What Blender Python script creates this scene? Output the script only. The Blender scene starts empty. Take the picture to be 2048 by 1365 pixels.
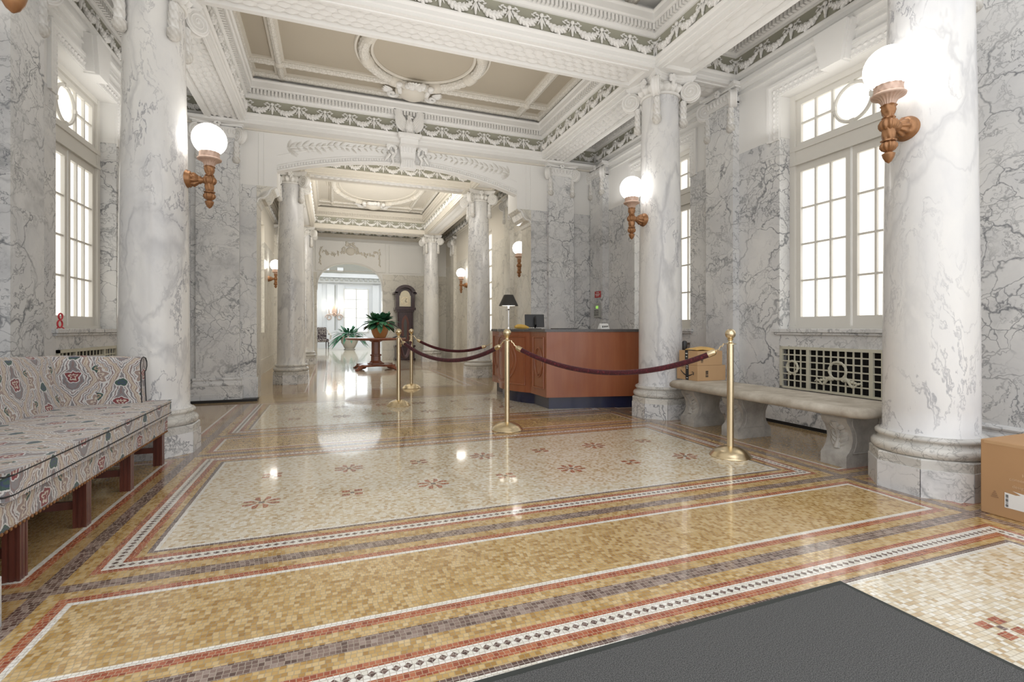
import bpy, bmesh, math, random
from mathutils import Vector, Matrix
random.seed(11)
PI=math.pi
C=bpy.context.scene.collection
HC=1.165            # the hall's middle line

# ------------------------------------------------------------------ shader helpers
class V:
    def __init__(s,g,sock): s.g=g; s.s=sock
    def _m(s,op,o=None,c=None): return s.g.m(op,s,o,c)
    def __add__(s,o): return s._m('ADD',o)
    def __radd__(s,o): return s._m('ADD',o)
    def __sub__(s,o): return s._m('SUBTRACT',o)
    def __rsub__(s,o): return s.g.m('SUBTRACT',o,s)
    def __mul__(s,o): return s._m('MULTIPLY',o)
    def __rmul__(s,o): return s._m('MULTIPLY',o)
    def __truediv__(s,o): return s._m('DIVIDE',o)
    def floor(s): return s._m('FLOOR')
    def frac(s): return s._m('FRACT')
    def abs(s): return s._m('ABSOLUTE')
    def sin(s): return s._m('SINE')
    def min(s,o): return s._m('MINIMUM',o)
    def max(s,o): return s._m('MAXIMUM',o)
    def lt(s,o): return s._m('LESS_THAN',o)
    def gt(s,o): return s._m('GREATER_THAN',o)
    def ramp(s,a,b):            # 0 at a, 1 at b, clamped
        n=s.g.n('ShaderNodeMapRange'); s.g.put(n.inputs[0],s)
        n.inputs[1].default_value=a; n.inputs[2].default_value=b
        return V(s.g,n.outputs[0])
class G:
    def __init__(s,name):
        s.mat=bpy.data.materials.new(name); s.mat.use_nodes=True
        s.nt=s.mat.node_tree; s.b=s.nt.nodes['Principled BSDF']
    def n(s,t,**k):
        x=s.nt.nodes.new(t)
        for a,b in k.items(): setattr(x,a,b)
        return x
    def put(s,inp,v):
        if isinstance(v,V): s.nt.links.new(v.s,inp)
        elif isinstance(v,bpy.types.NodeSocket): s.nt.links.new(v,inp)
        elif isinstance(v,(tuple,list)) and len(v)==3 and len(getattr(inp,'default_value',[0]*3))==4: inp.default_value=(*v,1)
        else: inp.default_value=v
    def m(s,op,a,b=None,c=None):
        x=s.n('ShaderNodeMath',operation=op); s.put(x.inputs[0],a)
        if b is not None: s.put(x.inputs[1],b)
        if c is not None: s.put(x.inputs[2],c)
        return V(s,x.outputs[0])
    def vm(s,op,a,b=None,scale=None):
        x=s.n('ShaderNodeVectorMath',operation=op); s.put(x.inputs[0],a)
        if b is not None: s.put(x.inputs[1],b)
        if scale is not None: s.put(x.inputs['Scale'],scale)
        return x.outputs[0]
    def comb(s,x,y,z=0.0):
        n=s.n('ShaderNodeCombineXYZ')
        for i,v in enumerate((x,y,z)): s.put(n.inputs[i],v)
        return n.outputs[0]
    def sep(s,v):
        n=s.n('ShaderNodeSeparateXYZ'); s.put(n.inputs[0],v); return [V(s,o) for o in n.outputs]
    def noise(s,vec,scale,detail=3,rough=.5,col=False):
        n=s.n('ShaderNodeTexNoise'); s.put(n.inputs['Vector'],vec); n.inputs['Scale'].default_value=scale
        n.inputs['Detail'].default_value=detail; n.inputs['Roughness'].default_value=rough
        return n.outputs['Color'] if col else V(s,n.outputs['Fac'])
    def voro(s,vec,scale,feature='DISTANCE_TO_EDGE'):
        n=s.n('ShaderNodeTexVoronoi',feature=feature); s.put(n.inputs['Vector'],vec); n.inputs['Scale'].default_value=scale
        return V(s,n.outputs['Distance'])
    def white(s,vec):
        n=s.n('ShaderNodeTexWhiteNoise',noise_dimensions='3D'); s.put(n.inputs['Vector'],vec)
        return V(s,n.outputs['Value'])
    def mix(s,f,a,b):
        n=s.n('ShaderNodeMix',data_type='RGBA'); s.put(n.inputs[0],f); s.put(n.inputs[6],a); s.put(n.inputs[7],b)
        return n.outputs[2]
    def cramp(s,f,stops,const=False):
        n=s.n('ShaderNodeValToRGB'); e=n.color_ramp.elements
        if const: n.color_ramp.interpolation='CONSTANT'
        while len(e)<len(stops): e.new(0.5)
        for q,(p,c) in zip(e,stops): q.position=p; q.color=(*c,1)
        s.put(n.inputs[0],f); return n.outputs[0]
    def out(s,color=None,rough=.5,metal=0,spec=.5,coat=0,coatr=.05,bump=None,bstr=.2,bdist=.01,emit=None,estr=0,sheen=0):
        b=s.b
        if color is not None: s.put(b.inputs['Base Color'],color)
        s.put(b.inputs['Roughness'],rough); b.inputs['Metallic'].default_value=metal
        b.inputs['Specular IOR Level'].default_value=spec
        b.inputs['Coat Weight'].default_value=coat; b.inputs['Coat Roughness'].default_value=coatr
        b.inputs['Sheen Weight'].default_value=sheen
        if emit is not None: s.put(b.inputs['Emission Color'],emit); b.inputs['Emission Strength'].default_value=estr
        if bump is not None:
            n=s.n('ShaderNodeBump'); n.inputs['Strength'].default_value=bstr; n.inputs['Distance'].default_value=bdist
            s.put(n.inputs['Height'],bump); s.nt.links.new(n.outputs[0],b.inputs['Normal'])
        return s.mat
    def obj(s): return s.n('ShaderNodeTexCoord').outputs['Object']
    def pos(s): return s.n('ShaderNodeNewGeometry').outputs['Position']
    def uv(s): return s.n('ShaderNodeTexCoord').outputs['UV']

def plain(name,col,rough=.5,var=.08,scale=9,**k):
    g=G(name); f=g.noise(g.obj(),scale,4)
    c=g.mix(f,tuple(x*(1-var) for x in col),tuple(min(1,x*(1+var)) for x in col))
    return g.out(c,rough,**k)

def marble(name,base,cloud,vein,s=1.9,net=.8,hair=.5,stretch=1.0,cl=.5,rough=.22,rot=(.5,.35,.6)):
    g=G(name); co=g.obj()
    gi=g.n('ShaderNodeNewGeometry'); oi=g.n('ShaderNodeObjectInfo')
    r=V(g,gi.outputs['Random Per Island']); o=V(g,oi.outputs['Random'])
    p=g.vm('ADD',co,g.comb(r*53+o*31,o*71+r*17,r*29))
    mp=g.n('ShaderNodeMapping'); g.put(mp.inputs[0],p); mp.inputs['Rotation'].default_value=rot
    mp.inputs['Scale'].default_value=(1,1,stretch); p=mp.outputs[0]
    w=g.vm('SUBTRACT',g.noise(p,1.5,5,.55,col=True),(.5,.5,.5))
    q=g.vm('ADD',p,g.vm('SCALE',w,scale=.75))
    w2=g.vm('SUBTRACT',g.noise(p,6,4,.6,col=True),(.5,.5,.5))
    q=g.vm('ADD',q,g.vm('SCALE',w2,scale=.10))
    e1=g.voro(q,s); m1=g.noise(p,1.1,2).ramp(.36,.58)
    wid=g.noise(p,2.3,2).ramp(.3,.75)*.05+.006
    v1=(1-(e1/wid)).max(0)*m1
    e2=g.voro(g.vm('ADD',q,(3.1,1.7,9.2)),s*2.6); m2=g.noise(g.vm('ADD',p,(9,4,2)),1.4,2).ramp(.45,.62)
    v2=(1-e2/.04).max(0)*m2*.9
    h=(g.noise(q,5.5,7,.62)-.5).abs(); v3=(1-h/.022).max(0)*g.noise(p,2.2,2).ramp(.40,.66)
    cld=g.noise(q,1.9,6,.6).ramp(.35,.72)
    c=g.mix(cld*cl,base,cloud)
    big=g.noise(g.vm('ADD',q,(5,5,5)),.9,5,.6).ramp(.56,.66)*g.noise(q,9,4).ramp(.3,.7)
    c=g.mix(big*.45*net,c,vein)
    v=(v1*net).max(v2*net).max(v3*hair).min(1)
    c=g.mix(v*.85,c,vein)
    return g.out(c,rough,spec=.45)

def mosaic(name,stops,rough=.14,s=.0188,grout=(.30,.25,.18),gw=.075):
    g=G(name); x,y,z=g.sep(g.pos())
    wob=g.noise(g.pos(),14,2)-.5
    v=(y+wob*.008)/s; row=v.floor(); u=(x+wob*.01)/s+g.white(g.comb(row,7.3,1.1)); col=u.floor()
    rnd=g.white(g.comb(col,row,0.5)); fu=u.frac(); fv=v.frac()
    e=fu.min(1-fu).min(fv.min(1-fv))
    pat=g.noise(g.pos(),1.7,3)-.5
    c=g.cramp((rnd*.8+.1+pat*.5),stops)
    gr=1-e.ramp(gw*.4,gw*1.3)
    c=g.mix(gr*.75,c,grout)
    big=g.noise(g.pos(),7,3)
    t=g.white(g.comb(row,col,3.5))
    return g.out(c,rough=(gr*.3+rough),spec=.5,coat=.55,coatr=.05,bump=(big+t*.10-gr*.12),bstr=.085,bdist=.012)

M={}
M['marble']=marble('veined_wall_marble',(.80,.795,.78),(.57,.58,.60),(.10,.11,.13),s=2.1,net=1.0,hair=1.0,cl=.75)
M['marble_pale']=marble('pale_wall_marble',(.76,.73,.66),(.62,.60,.54),(.28,.27,.25),s=1.5,net=.7,hair=.6,cl=.5)
M['marble_col']=marble('column_marble',(.79,.78,.755),(.56,.57,.61),(.20,.205,.24),s=.9,net=.42,hair=1.0,stretch=.45,cl=.65,rough=.2,rot=(.45,.5,.2))
M['marble_base']=marble('base_marble',(.68,.66,.61),(.47,.47,.46),(.14,.135,.13),s=4.0,net=.95,hair=.9,cl=.8)
M['plaster']=plain('white_plaster',(.82,.812,.79),.55,.025,3)
M['plaster_cool']=plain('cool_white_paint',(.80,.81,.82),.5,.02,3)
M['cream']=plain('cream_plaster',(.70,.66,.585),.55,.03,3)
M['tan']=plain('tan_ceiling_field',(.475,.42,.335),.6,.04,2)
M['sage']=plain('sage_frieze_ground',(.36,.355,.285),.6,.05,4)
M['paint']=plain('window_paint',(.72,.70,.65),.4,.03,4)
g=G('carved_plaster'); pt=V(g,g.n('ShaderNodeNewGeometry').outputs['Pointiness']).ramp(.41,.50); M['carved']=g.out(g.mix(pt,(.47,.44,.385),g.mix(g.noise(g.obj(),30,4),(.79,.78,.755),(.85,.84,.82))),.55,bump=g.noise(g.obj(),70,3),bstr=.35,bdist=.006)  # pointiness paints crevice shade into the plaster colour
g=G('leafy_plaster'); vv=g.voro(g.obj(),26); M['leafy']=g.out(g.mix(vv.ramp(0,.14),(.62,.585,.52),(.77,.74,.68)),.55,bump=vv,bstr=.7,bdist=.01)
gold=[(0,(.30,.155,.03)),(.25,(.43,.255,.07)),(.55,(.56,.375,.14)),(1,(.68,.52,.28))]
M['gold']=mosaic('gold_tesserae',gold)
M['gold_dark']=mosaic('brown_gold_tesserae',[(0,(.27,.15,.05)),(.4,(.40,.25,.09)),(.7,(.48,.31,.12)),(1,(.55,.40,.2))])
M['creamtile']=mosaic('cream_tesserae',[(0,(.46,.31,.15)),(.25,(.64,.52,.34)),(.5,(.74,.66,.50)),(.75,(.80,.75,.63)),(1,(.86,.84,.77))],grout=(.36,.30,.22))
M['red']=mosaic('red_tesserae',[(0,(.22,.035,.014)),(.5,(.36,.085,.035)),(1,(.48,.17,.08))],grout=(.5,.38,.25))
M['purple']=mosaic('purple_tesserae',[(0,(.07,.035,.028)),(.4,(.145,.088,.072)),(.7,(.25,.175,.145)),(1,(.38,.30,.26))],grout=(.42,.36,.29))
M['darktile']=mosaic('dark_tesserae',[(0,(.055,.028,.025)),(.5,(.12,.07,.06)),(1,(.22,.15,.13))],grout=(.45,.4,.35))
M['whitetile']=mosaic('white_tesserae',[(0,(.72,.69,.60)),(.5,(.82,.80,.73)),(1,(.88,.87,.83))],grout=(.32,.27,.22))
M['bronze']=plain('gilded_brown_metal',(.33,.165,.075),.38,.25,40,metal=.55)
M['bronze_lit']=plain('lamplit_gilded_metal',(.62,.45,.36),.45,.2,40,metal=.25)  # lit copy of the brown metal, globe light put into its colour
g=G('lit_opal_glass'); M['globe']=g.out((1,1,1),.3,emit=(1,.97,.92),estr=5)
g=G('frosted_bright_pane'); st=g.noise(g.vm('MULTIPLY',g.obj(),(9,9,1.5)),2,4)
M['pane']=g.out((.8,.8,.75),.4,emit=g.mix(st.ramp(.35,.7),(.93,.885,.80),(1,.985,.95)),estr=.98)
g=G('bright_blue_pane'); M['pane_blue']=g.out((.8,.8,.8),.4,emit=(.86,.93,1),estr=1.5)
M['brass']=plain('brushed_brass',(.74,.62,.42),.27,.1,60,metal=1)
g=G('maroon_velvet'); M['velvet']=g.out(g.mix(g.noise(g.obj(),60,5).ramp(.5,.75),(.05,.004,.008),(.17,.016,.028)),.85,sheen=.12)
M['stone']=None
g=G('weathered_stone'); nn=g.noise(g.obj(),6,6,.65); M['stone']=g.out(g.mix(nn.ramp(.3,.7),(.33,.285,.225),(.58,.535,.46)),.8,bump=g.noise(g.obj(),40,5),bstr=.4,bdist=.004)
g=G('stone_leg'); nn=g.noise(g.obj(),5,6,.65); z_=g.sep(g.obj())[2]; M['stoneleg']=g.out(g.mix(nn.ramp(.3,.7),(.26,.245,.225),(.52,.50,.46)),.8,bump=g.noise(g.obj(),30,5),bstr=.5,bdist=.006)
def wood(name,a,b,rough=.3,coat=.4,sc=3):
    g=G(name); p=g.vm('MULTIPLY',g.obj(),(sc*3,sc*3,sc*.35)); n=g.noise(p,2.2,6,.6)
    return g.out(g.mix(n.ramp(.3,.7),a,b),rough,coat=coat,coatr=.12)
M['desk']=wood('red_brown_veneer',(.27,.075,.028),(.34,.115,.045),.35,.4,1.5)
M['tablewood']=wood('red_table_wood',(.16,.05,.03),(.27,.095,.055))
M['mahog']=wood('dark_mahogany',(.075,.022,.016),(.15,.045,.03))
M['clockwood']=wood('very_dark_wood',(.028,.014,.018),(.06,.03,.035))
M['granite']=plain('dark_grey_counter',(.10,.095,.095),.2,.4,80)
M['kick']=plain('navy_kickplate',(.012,.016,.05),.25,.3,9,coat=.3)
M['black']=plain('black_plastic',(.018,.018,.02),.35,.2)
M['blackstrip']=plain('black_skirting',(.012,.012,.014),.4,.2)
g=G('grey_matting'); M['mat']=g.out(g.mix(g.noise(g.obj(),320,2).ramp(.35,.68),(.03,.031,.031),(.15,.15,.148)),.95,bump=g.noise(g.obj(),300,2),bstr=.5,bdist=.004)
M['rubber']=plain('mat_rubber_edge',(.035,.04,.037),.7,.1)
M['card']=plain('brown_cardboard',(.45,.265,.13),.75,.08,5)
M['card2']=plain('tan_cardboard',(.52,.33,.175),.75,.06,5)
M['white']=plain('white_paper',(.82,.82,.80),.6,.02)
M['ink']=plain('black_ink',(.02,.02,.022),.6,.1)
M['mailer']=plain('yellow_mailer',(.70,.44,.14),.55,.12,7)
M['greydev']=plain('grey_device',(.42,.42,.39),.45,.05)
M['green']=plain('green_display',(.35,.62,.15),.4,.1,emit=(.4,.8,.15),estr=.5)
M['redsign']=plain('red_sign',(.50,.04,.04),.5,.1)
M['redwire']=plain('red_enamel',(.62,.03,.05),.4,.1)
M['grille']=plain('painted_grille',(.60,.58,.47),.45,.05)
M['dark']=plain('dark_void',(.012,.010,.010),.9,.2)
M['terracotta']=plain('glazed_ochre_pot',(.56,.27,.10),.16,.12,5,coat=.6)
M['palepot']=plain('pale_stone_pot',(.62,.57,.50),.5,.1)
g=G('glossy_leaf'); M['leaf']=g.out(g.mix(g.noise(g.obj(),9,3).ramp(.3,.7),(.018,.085,.045),(.06,.20,.10)),.3)
M['lampshade']=plain('black_lampshade',(.045,.042,.038),.6,.1)
M['chrome']=plain('polished_chrome',(.8,.8,.8),.1,.02,metal=1)
g=G('lamp_glow'); M['glow']=g.out((1,1,1),.5,emit=(1,.93,.78),estr=5)
M['yellow']=plain('yellow_cloth',(.72,.45,.10),.7,.12,20)
M['face']=plain('engraved_clock_face',(.66,.60,.45),.3,.2,40,metal=.3)

# upholstery: a flame-stitch ogee pattern with small red crosses and green buds
def fabric(name):
    g=G(name); uv=g.uv(); u,v,_=g.sep(uv)
    w=g.noise(uv,22,4,.65)-.5; w2=g.noise(g.vm('ADD',uv,(4,7,0)),22,4,.65)-.5
    u=u+w*.035; v=v+w2*.035
    P,Q=.29,.40
    a=u/P; k=a.floor(); a=(a.frac()-.5).abs()*2          # 0 middle .. 1 edge, mirrored
    b=v/Q+k*.5; t=b.frac()
    ogee=(t*2*PI).sin()*.30+(t*4*PI).sin()*.10+.5
    d=(a-ogee)
    zig=((t*7+a*1.5).frac()-.5).abs()*.13
    f=(d+zig)*1.0
    cream=(.57,.51,.43); pale=(.62,.61,.60); mauve=(.24,.175,.17); grey=(.235,.225,.235); tan=(.43,.33,.245); red=(.22,.05,.055); green=(.055,.10,.085); navy=(.05,.07,.13); taupe=(.33,.25,.22)
    st=[(0,grey),(.13,mauve),(.17,grey),(.22,pale),(.255,mauve),(.285,pale),(.33,grey),(.37,pale),(.40,taupe),(.435,cream),(.465,tan),(.485,cream),(.52,taupe),(.555,pale),(.60,mauve),(.63,pale),(.67,grey),(.71,pale),(.74,taupe),(.77,cream),(.80,tan),(.82,pale),(.86,grey),(.90,mauve),(.96,red)]
    col=g.cramp(f*.62+.45,st,True)
    def blob(cu,cv,ru,rv,lob,c,base):
        du=(a-cu)/ru; dv=((t-cv))/rv
        r=g.m('SQRT',du*du+dv*dv); ang=g.m('ARCTAN2',du,dv)
        r=r+(ang*lob).sin()*.22
        x=g.mix(r.lt(1.25),base,pale); x=g.mix(r.lt(1.05),x,c[0]); x=g.mix(r.lt(.62),x,c[1]); return g.mix(r.lt(.33),x,c[2])
    col=blob(0.0,.24,.27,.09,4,(red,cream,red),col)
    col=blob(1.0,.74,.36,.13,6,(taupe,cream,mauve),col)
    col=blob(0.0,.62,.22,.07,2,(green,navy,green),col)
    col=blob(1.0,.36,.2,.06,2,(green,tan,green),col)
    wv=(u*900).sin()*(v*900).sin()
    return g.out(col,.85,sheen=.2,bump=wv,bstr=.15,bdist=.002)
M['fabric']=fabric('flame_stitch_upholstery')
g=G('dark_patterned_upholstery'); M['fabric2']=g.out(g.mix(g.voro(g.obj(),16).gt(.2),(.06,.04,.045),(.5,.45,.38)),.8)

# ------------------------------------------------------------------ mesh builder
class MB:
    def __init__(s): s.v=[]; s.f=[]; s.m=[]; s.sm=[]
    def add(s,vs,fs,mat=0,smooth=False,T=None):
        o=len(s.v)
        if T is not None: vs=[T@Vector(p) for p in vs]
        s.v+= [tuple(p) for p in vs]
        for f in fs: s.f.append([i+o for i in f]); s.m.append(mat); s.sm.append(smooth)
        return s
    def box(s,x0,x1,y0,y1,z0,z1,mat=0,T=None):
        return s.add([(x0,y0,z0),(x1,y0,z0),(x1,y1,z0),(x0,y1,z0),(x0,y0,z1),(x1,y0,z1),(x1,y1,z1),(x0,y1,z1)],
          [(0,3,2,1),(4,5,6,7),(0,1,5,4),(1,2,6,5),(2,3,7,6),(3,0,4,7)],mat,False,T)
    def prism(s,poly,a0,a1,axis='z',mat=0,smooth=False,T=None):
        def P(p,a): return (p[0],p[1],a) if axis=='z' else ((p[0],a,p[1]) if axis=='y' else (a,p[0],p[1]))
        n=len(poly); vs=[P(p,a0) for p in poly]+[P(p,a1) for p in poly]
        s.add(vs,[(i,(i+1)%n,n+(i+1)%n,n+i) for i in range(n)],mat,smooth,T)
        return s.add(vs,[tuple(range(n))[::-1],tuple(range(n,2*n))],mat,False,T)
    def lathe(s,prof,n=24,mat=0,T=None,ph=0,smooth=True,cap=True,lob=None):
        vs=[];fs=[]
        for j,(r,z) in enumerate(prof):
            for i in range(n):
                a=2*PI*i/n+ph; k=r*(1+(lob(j,a) if lob else 0))
                vs.append((k*math.cos(a),k*math.sin(a),z))
        L=len(prof)
        for j in range(L-1):
            for i in range(n): fs.append((j*n+i,j*n+(i+1)%n,(j+1)*n+(i+1)%n,(j+1)*n+i))
        s.add(vs,fs,mat,smooth,T)
        if cap:
            s.add(vs[:n],[tuple(range(n))[::-1]],mat,False,T); s.add(vs[-n:],[tuple(range(n))],mat,False,T)
        return s
    def tube(s,pts,rad,n=8,mat=0,closed=False,T=None,flat=None,cap=True):
        pts=[Vector(p) for p in pts]; L=len(pts)
        if not hasattr(rad,'__len__'): rad=[rad]*L
        vs=[];fs=[]; up=None
        for j,p in enumerate(pts):
            a=pts[j-1] if (j>0 or closed) else p; b=pts[(j+1)%L] if (j<L-1 or closed) else p
            t=(b-a).normalized()
            if up is None:
                up=Vector((0,0,1)) if abs(t.z)<.9 else Vector((1,0,0))
                if flat is not None: up=Vector(flat)
            if flat is not None: up=Vector(flat)
            x=t.cross(up).normalized(); y=x.cross(t).normalized()
            if flat is None: up=y
            for i in range(n):
                q=2*PI*i/n; vs.append(p+(x*math.cos(q)+y*math.sin(q))*rad[j])
        for j in range(L if closed else L-1):
            k=(j+1)%L
            for i in range(n): fs.append((j*n+i,j*n+(i+1)%n,k*n+(i+1)%n,k*n+i))
        s.add(vs,fs,mat,True,T)
        if not closed and cap: s.add(vs[:n],[tuple(range(n))[::-1]],mat,False,T); s.add(vs[-n:],[tuple(range(n))],mat,False,T)
        return s
    def ell(s,c,r,mat=0,nu=10,nv=6,T=None,R=None):
        vs=[];fs=[]
        for j in range(nv+1):
            b=PI*j/nv-PI/2
            for i in range(nu):
                a=2*PI*i/nu; p=Vector((r[0]*math.cos(b)*math.cos(a),r[1]*math.cos(b)*math.sin(a),r[2]*math.sin(b)))
                if R is not None: p=R@p
                vs.append(p+Vector(c))
        for j in range(nv):
            for i in range(nu): fs.append((j*nu+i,j*nu+(i+1)%nu,(j+1)*nu+(i+1)%nu,(j+1)*nu+i))
        return s.add(vs,fs,mat,True,T)
    def rectloft(s,x0,x1,y0,y1,prof,mat=0):
        """mouldings running round the inside of a rectangle: prof = (inset, z, material of the strip up to the next)"""
        for (i,z,m),(i2,z2,_) in zip(prof,prof[1:]):
            vs=[]
            for (q,h) in ((i,z),(i2,z2)): vs+=[(x0+q,y0+q,h),(x1-q,y0+q,h),(x1-q,y1-q,h),(x0+q,y1-q,h)]
            s.add(vs,[(k,(k+1)%4,4+(k+1)%4,4+k) for k in range(4)],m)
        return s
    def leaf(s,base,d,n,L,W,H=.012,mat=0,droop=0):
        """a raised pointed leaf lying on a surface with normal n, pointing along d"""
        base=Vector(base); d=Vector(d).normalized(); n=Vector(n).normalized(); w=n.cross(d)
        vs=[];fs=[]; K=4
        for k in range(K+1):
            t=k/K; ww=W*math.sin(PI*min(.97,t*.9+.08))**.8/2; c=base+d*(L*t)+n*(-droop*t*t)
            vs+=[c-w*ww, c+n*(H*math.sin(PI*min(1,t+.12))), c+w*ww]
        for k in range(K):
            o=k*3; fs+=[(o,o+1,o+4,o+3),(o+1,o+2,o+5,o+4)]
        return s.add(vs,fs,mat,True)
    def build(s,name,mats,parent=None,loc=None,sharp=35,uv=None,bevel=0):
        me=bpy.data.meshes.new(name); me.from_pydata([tuple(p) for p in s.v],[],s.f)
        for m in (mats if isinstance(mats,(list,tuple)) else [mats]): me.materials.append(M[m] if isinstance(m,str) else m)
        me.polygons.foreach_set('material_index',s.m); me.polygons.foreach_set('use_smooth',s.sm)
        bm=bmesh.new(); bm.from_mesh(me); bmesh.ops.recalc_face_normals(bm,faces=bm.faces); bm.to_mesh(me); bm.free()
        if any(s.sm): me.set_sharp_from_angle(angle=math.radians(sharp))
        if uv:
            l=me.uv_layers.new(name='UVMap')
            for p in me.polygons:
                nx,ny,nz=[abs(q) for q in p.normal]
                for li in p.loop_indices:
                    co=me.vertices[me.loops[li].vertex_index].co
                    l.data[li].uv=(co.y,co.x) if nz>=max(nx,ny) else ((co.y,co.z) if nx>=ny else (co.x,co.z))
        o=bpy.data.objects.new(name,me); C.objects.link(o)
        if bevel:
            b=o.modifiers.new('bevel','BEVEL'); b.width=bevel; b.segments=3; b.limit_method='ANGLE'; b.angle_limit=math.radians(40)
        if parent is not None: o.parent=parent
        if loc: o.location=loc
        return o

def thing(name,label,cat,loc=(0,0,0),rz=0,group=None,kind=None):
    o=bpy.data.objects.new(name,None); C.objects.link(o); o.location=loc; o.rotation_euler=(0,0,rz); o.empty_display_size=.1
    return tag(o,label,cat,group,kind)
def tag(o,label,cat,group=None,kind=None):
    if label: o['label']=label
    if cat: o['category']=cat
    if group: o['group']=group
    if kind: o['kind']=kind
    return o
def struct(o,label=None,cat=None):
    o['kind']='structure'
    if label: o['label']=label
    if cat: o['category']=cat
    return o
def copytree(o,parent=None,**k):
    c=o.copy(); C.objects.link(c)
    if parent is not None: c.parent=parent
    for ch in list(o.children): copytree(ch,c)
    return c
def TR(x,y,z,rz=0,rx=0,ry=0): return Matrix.Translation((x,y,z))@Matrix.Rotation(rz,4,'Z')@Matrix.Rotation(ry,4,'Y')@Matrix.Rotation(rx,4,'X')
WORLD=1.55; EXPOSURE=0.30; GAMMA=1.0
UP=(PI,0,0)
def LIGHTS():
    area('far_room_fill',(1,23,4.55),(0,0,0),12,10,430,(.88,.94,1))  # added fill under the far room ceiling, no fixture there
    area('bay_upfill',(1.165,3.5,2.6),UP,3.0,1.6,19)  # added fills floating in the bays, aimed up to brighten the ceilings
    area('bay_upfill.001',(1.165,6.6,2.6),UP,3.0,1.6,21)
    area('hall_upfill',(1.165,9.4,2.6),UP,2.0,.8,13)  # added floating fills brightening the second hall from its ceiling
    area('hall_upfill.001',(1.165,13.0,2.6),UP,2.0,3.0,36)
    area('hall_fill',(1.165,8.42,3.93),(PI/2-.45,0,0),3.2,.10,15,(1,.95,.86)); area('hall_fill.001',(1.165,10.75,4.3),(PI/2-.5,0,0),2.6,.12,50,(1,.95,.86))  # added fill strips hidden behind arch wall and beam, not real lamps
    area('aisle_upfill',(4.3,6.6,3.2),UP,.4,1.6,3); area('aisle_upfill.001',(-1.95,6.6,3.2),UP,.4,1.6,3)  # added floating fills aimed at the aisle ceilings
    area('aisle_upfill.002',(4.3,3.5,3.2),UP,.4,1.6,2.4); area('aisle_upfill.003',(-1.95,3.5,3.2),UP,.4,1.6,3)
# ------------------------------------------------------------------ floor
FL=MB(); FM=['gold_dark','gold','creamtile','red','purple','darktile','whitetile']; FI={n:i for i,n in enumerate(FM)}
def frame(x0,x1,y0,y1,a,b,m):
    vs=[]
    for q in (a,b): vs+=[(x0+q,y0+q,0),(x1-q,y0+q,0),(x1-q,y1-q,0),(x0+q,y1-q,0)]
    FL.add(vs,[(k,(k+1)%4,4+(k+1)%4,4+k) for k in range(4)],FI[m])
def quad(x0,x1,y0,y1,m,z=0): FL.add([(x0,y0,z),(x1,y0,z),(x1,y1,z),(x0,y1,z)],[(0,1,2,3)],FI[m])
def cell(x0,x1,y0,y1,kind):
    if kind=='cream': L=[(.035,'purple'),(.105,'gold'),(.135,'red'),(.194,'whitetile'),(.23,'red'),(.263,'gold'),(.285,'darktile'),(.303,'whitetile')]; fill='creamtile'
    elif kind=='gold': L=[(.033,'purple'),(.088,'gold'),(.127,'red'),(.15,'whitetile')]; fill='gold'
    else: L=[(.033,'purple'),(.088,'gold_dark'),(.127,'red'),(.15,'whitetile')]; fill='gold_dark'
    a=0
    for b,m in L: frame(x0,x1,y0,y1,a,b,m); a=b
    quad(x0+a,x1-a,y0+a,y1-a,fill)
    if kind=='cream':
        q=.1655; pitch=.036; r=.0145
        def dia(x,y): FL.add([(x-r,y,.0005),(x,y-r,.0005),(x+r,y,.0005),(x,y+r,.0005)],[(0,1,2,3)],FI['darktile'])
        n=int((x1-x0-2*q)/pitch)
        for i in range(n+1):
            x=x0+q+i*(x1-x0-2*q)/n; dia(x,y0+q); dia(x,y1-q)
        n=int((y1-y0-2*q)/pitch)
        for i in range(1,n):
            y=y0+q+i*(y1-y0-2*q)/n; dia(x0+q,y); dia(x1-q,y)
XL=[-2.4,-1.06,3.39,4.75]; YL=[-3.2,1.705,2.46,4.665,5.43,7.75]
for k,(a,b) in enumerate(zip(YL,YL[1:])):
    cell(XL[0],XL[1],a,b,'aisle'); cell(XL[1],XL[2],a,b,'cream' if k%2==0 else 'gold'); cell(XL[2],XL[3],a,b,'aisle')
quad(-2.4,4.75,7.75,8.6,'gold')
for x0,x1,kd in ((-1.6,-.25,'aisle'),(-.25,2.58,'cream'),(2.58,3.9,'aisle')):
    for y0,y1 in ((8.6,12.8),(12.8,17.0)): cell(x0,x1,y0,y1,kd)
quad(-6.5,8.5,17.0,29.0,'creamtile')
def flower(x,y,star):
    z=.0007
    def pc(pts,m): FL.add([(x+a,y+b,z) for a,b in pts],[tuple(range(len(pts)))],FI[m])
    if star:
        for k in range(4):
            c,s=math.cos(k*PI/2),math.sin(k*PI/2); R=lambda p:(p[0]*c-p[1]*s,p[0]*s+p[1]*c)
            pc([R(p) for p in ((.02,.006),(.10,.018),(.10,.042),(.06,.045))],'red'); pc([R(p) for p in ((.02,-.006),(.10,-.018),(.10,-.042),(.06,-.045))],'red')
            pc([R(p) for p in ((.03,.024),(.024,.03),(.075,.085),(.085,.075))],'whitetile')
        pc([(-.016,-.016),(.016,-.016),(.016,.016),(-.016,.016)],'darktile')
    else:
        for a,b in ((1,1),(-1,1),(1,-1),(-1,-1)):
            pc([(a*.014,b*.014),(a*.062,b*.014),(a*.062,b*.052),(a*.014,b*.052)],'red')
        pc([(-.012,-.012),(.012,-.012),(.012,.012),(-.012,.012)],'darktile')
for j,y in enumerate((3.29,3.87)):
    for i in range(-3,4): flower(HC+i*.517,y,(i+j)%2==1 if j==0 else (i%2==0))
for i in range(-3,4): flower(2.19-.517*2*0+(i-2)*.517,1.02,i%2==1)
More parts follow.
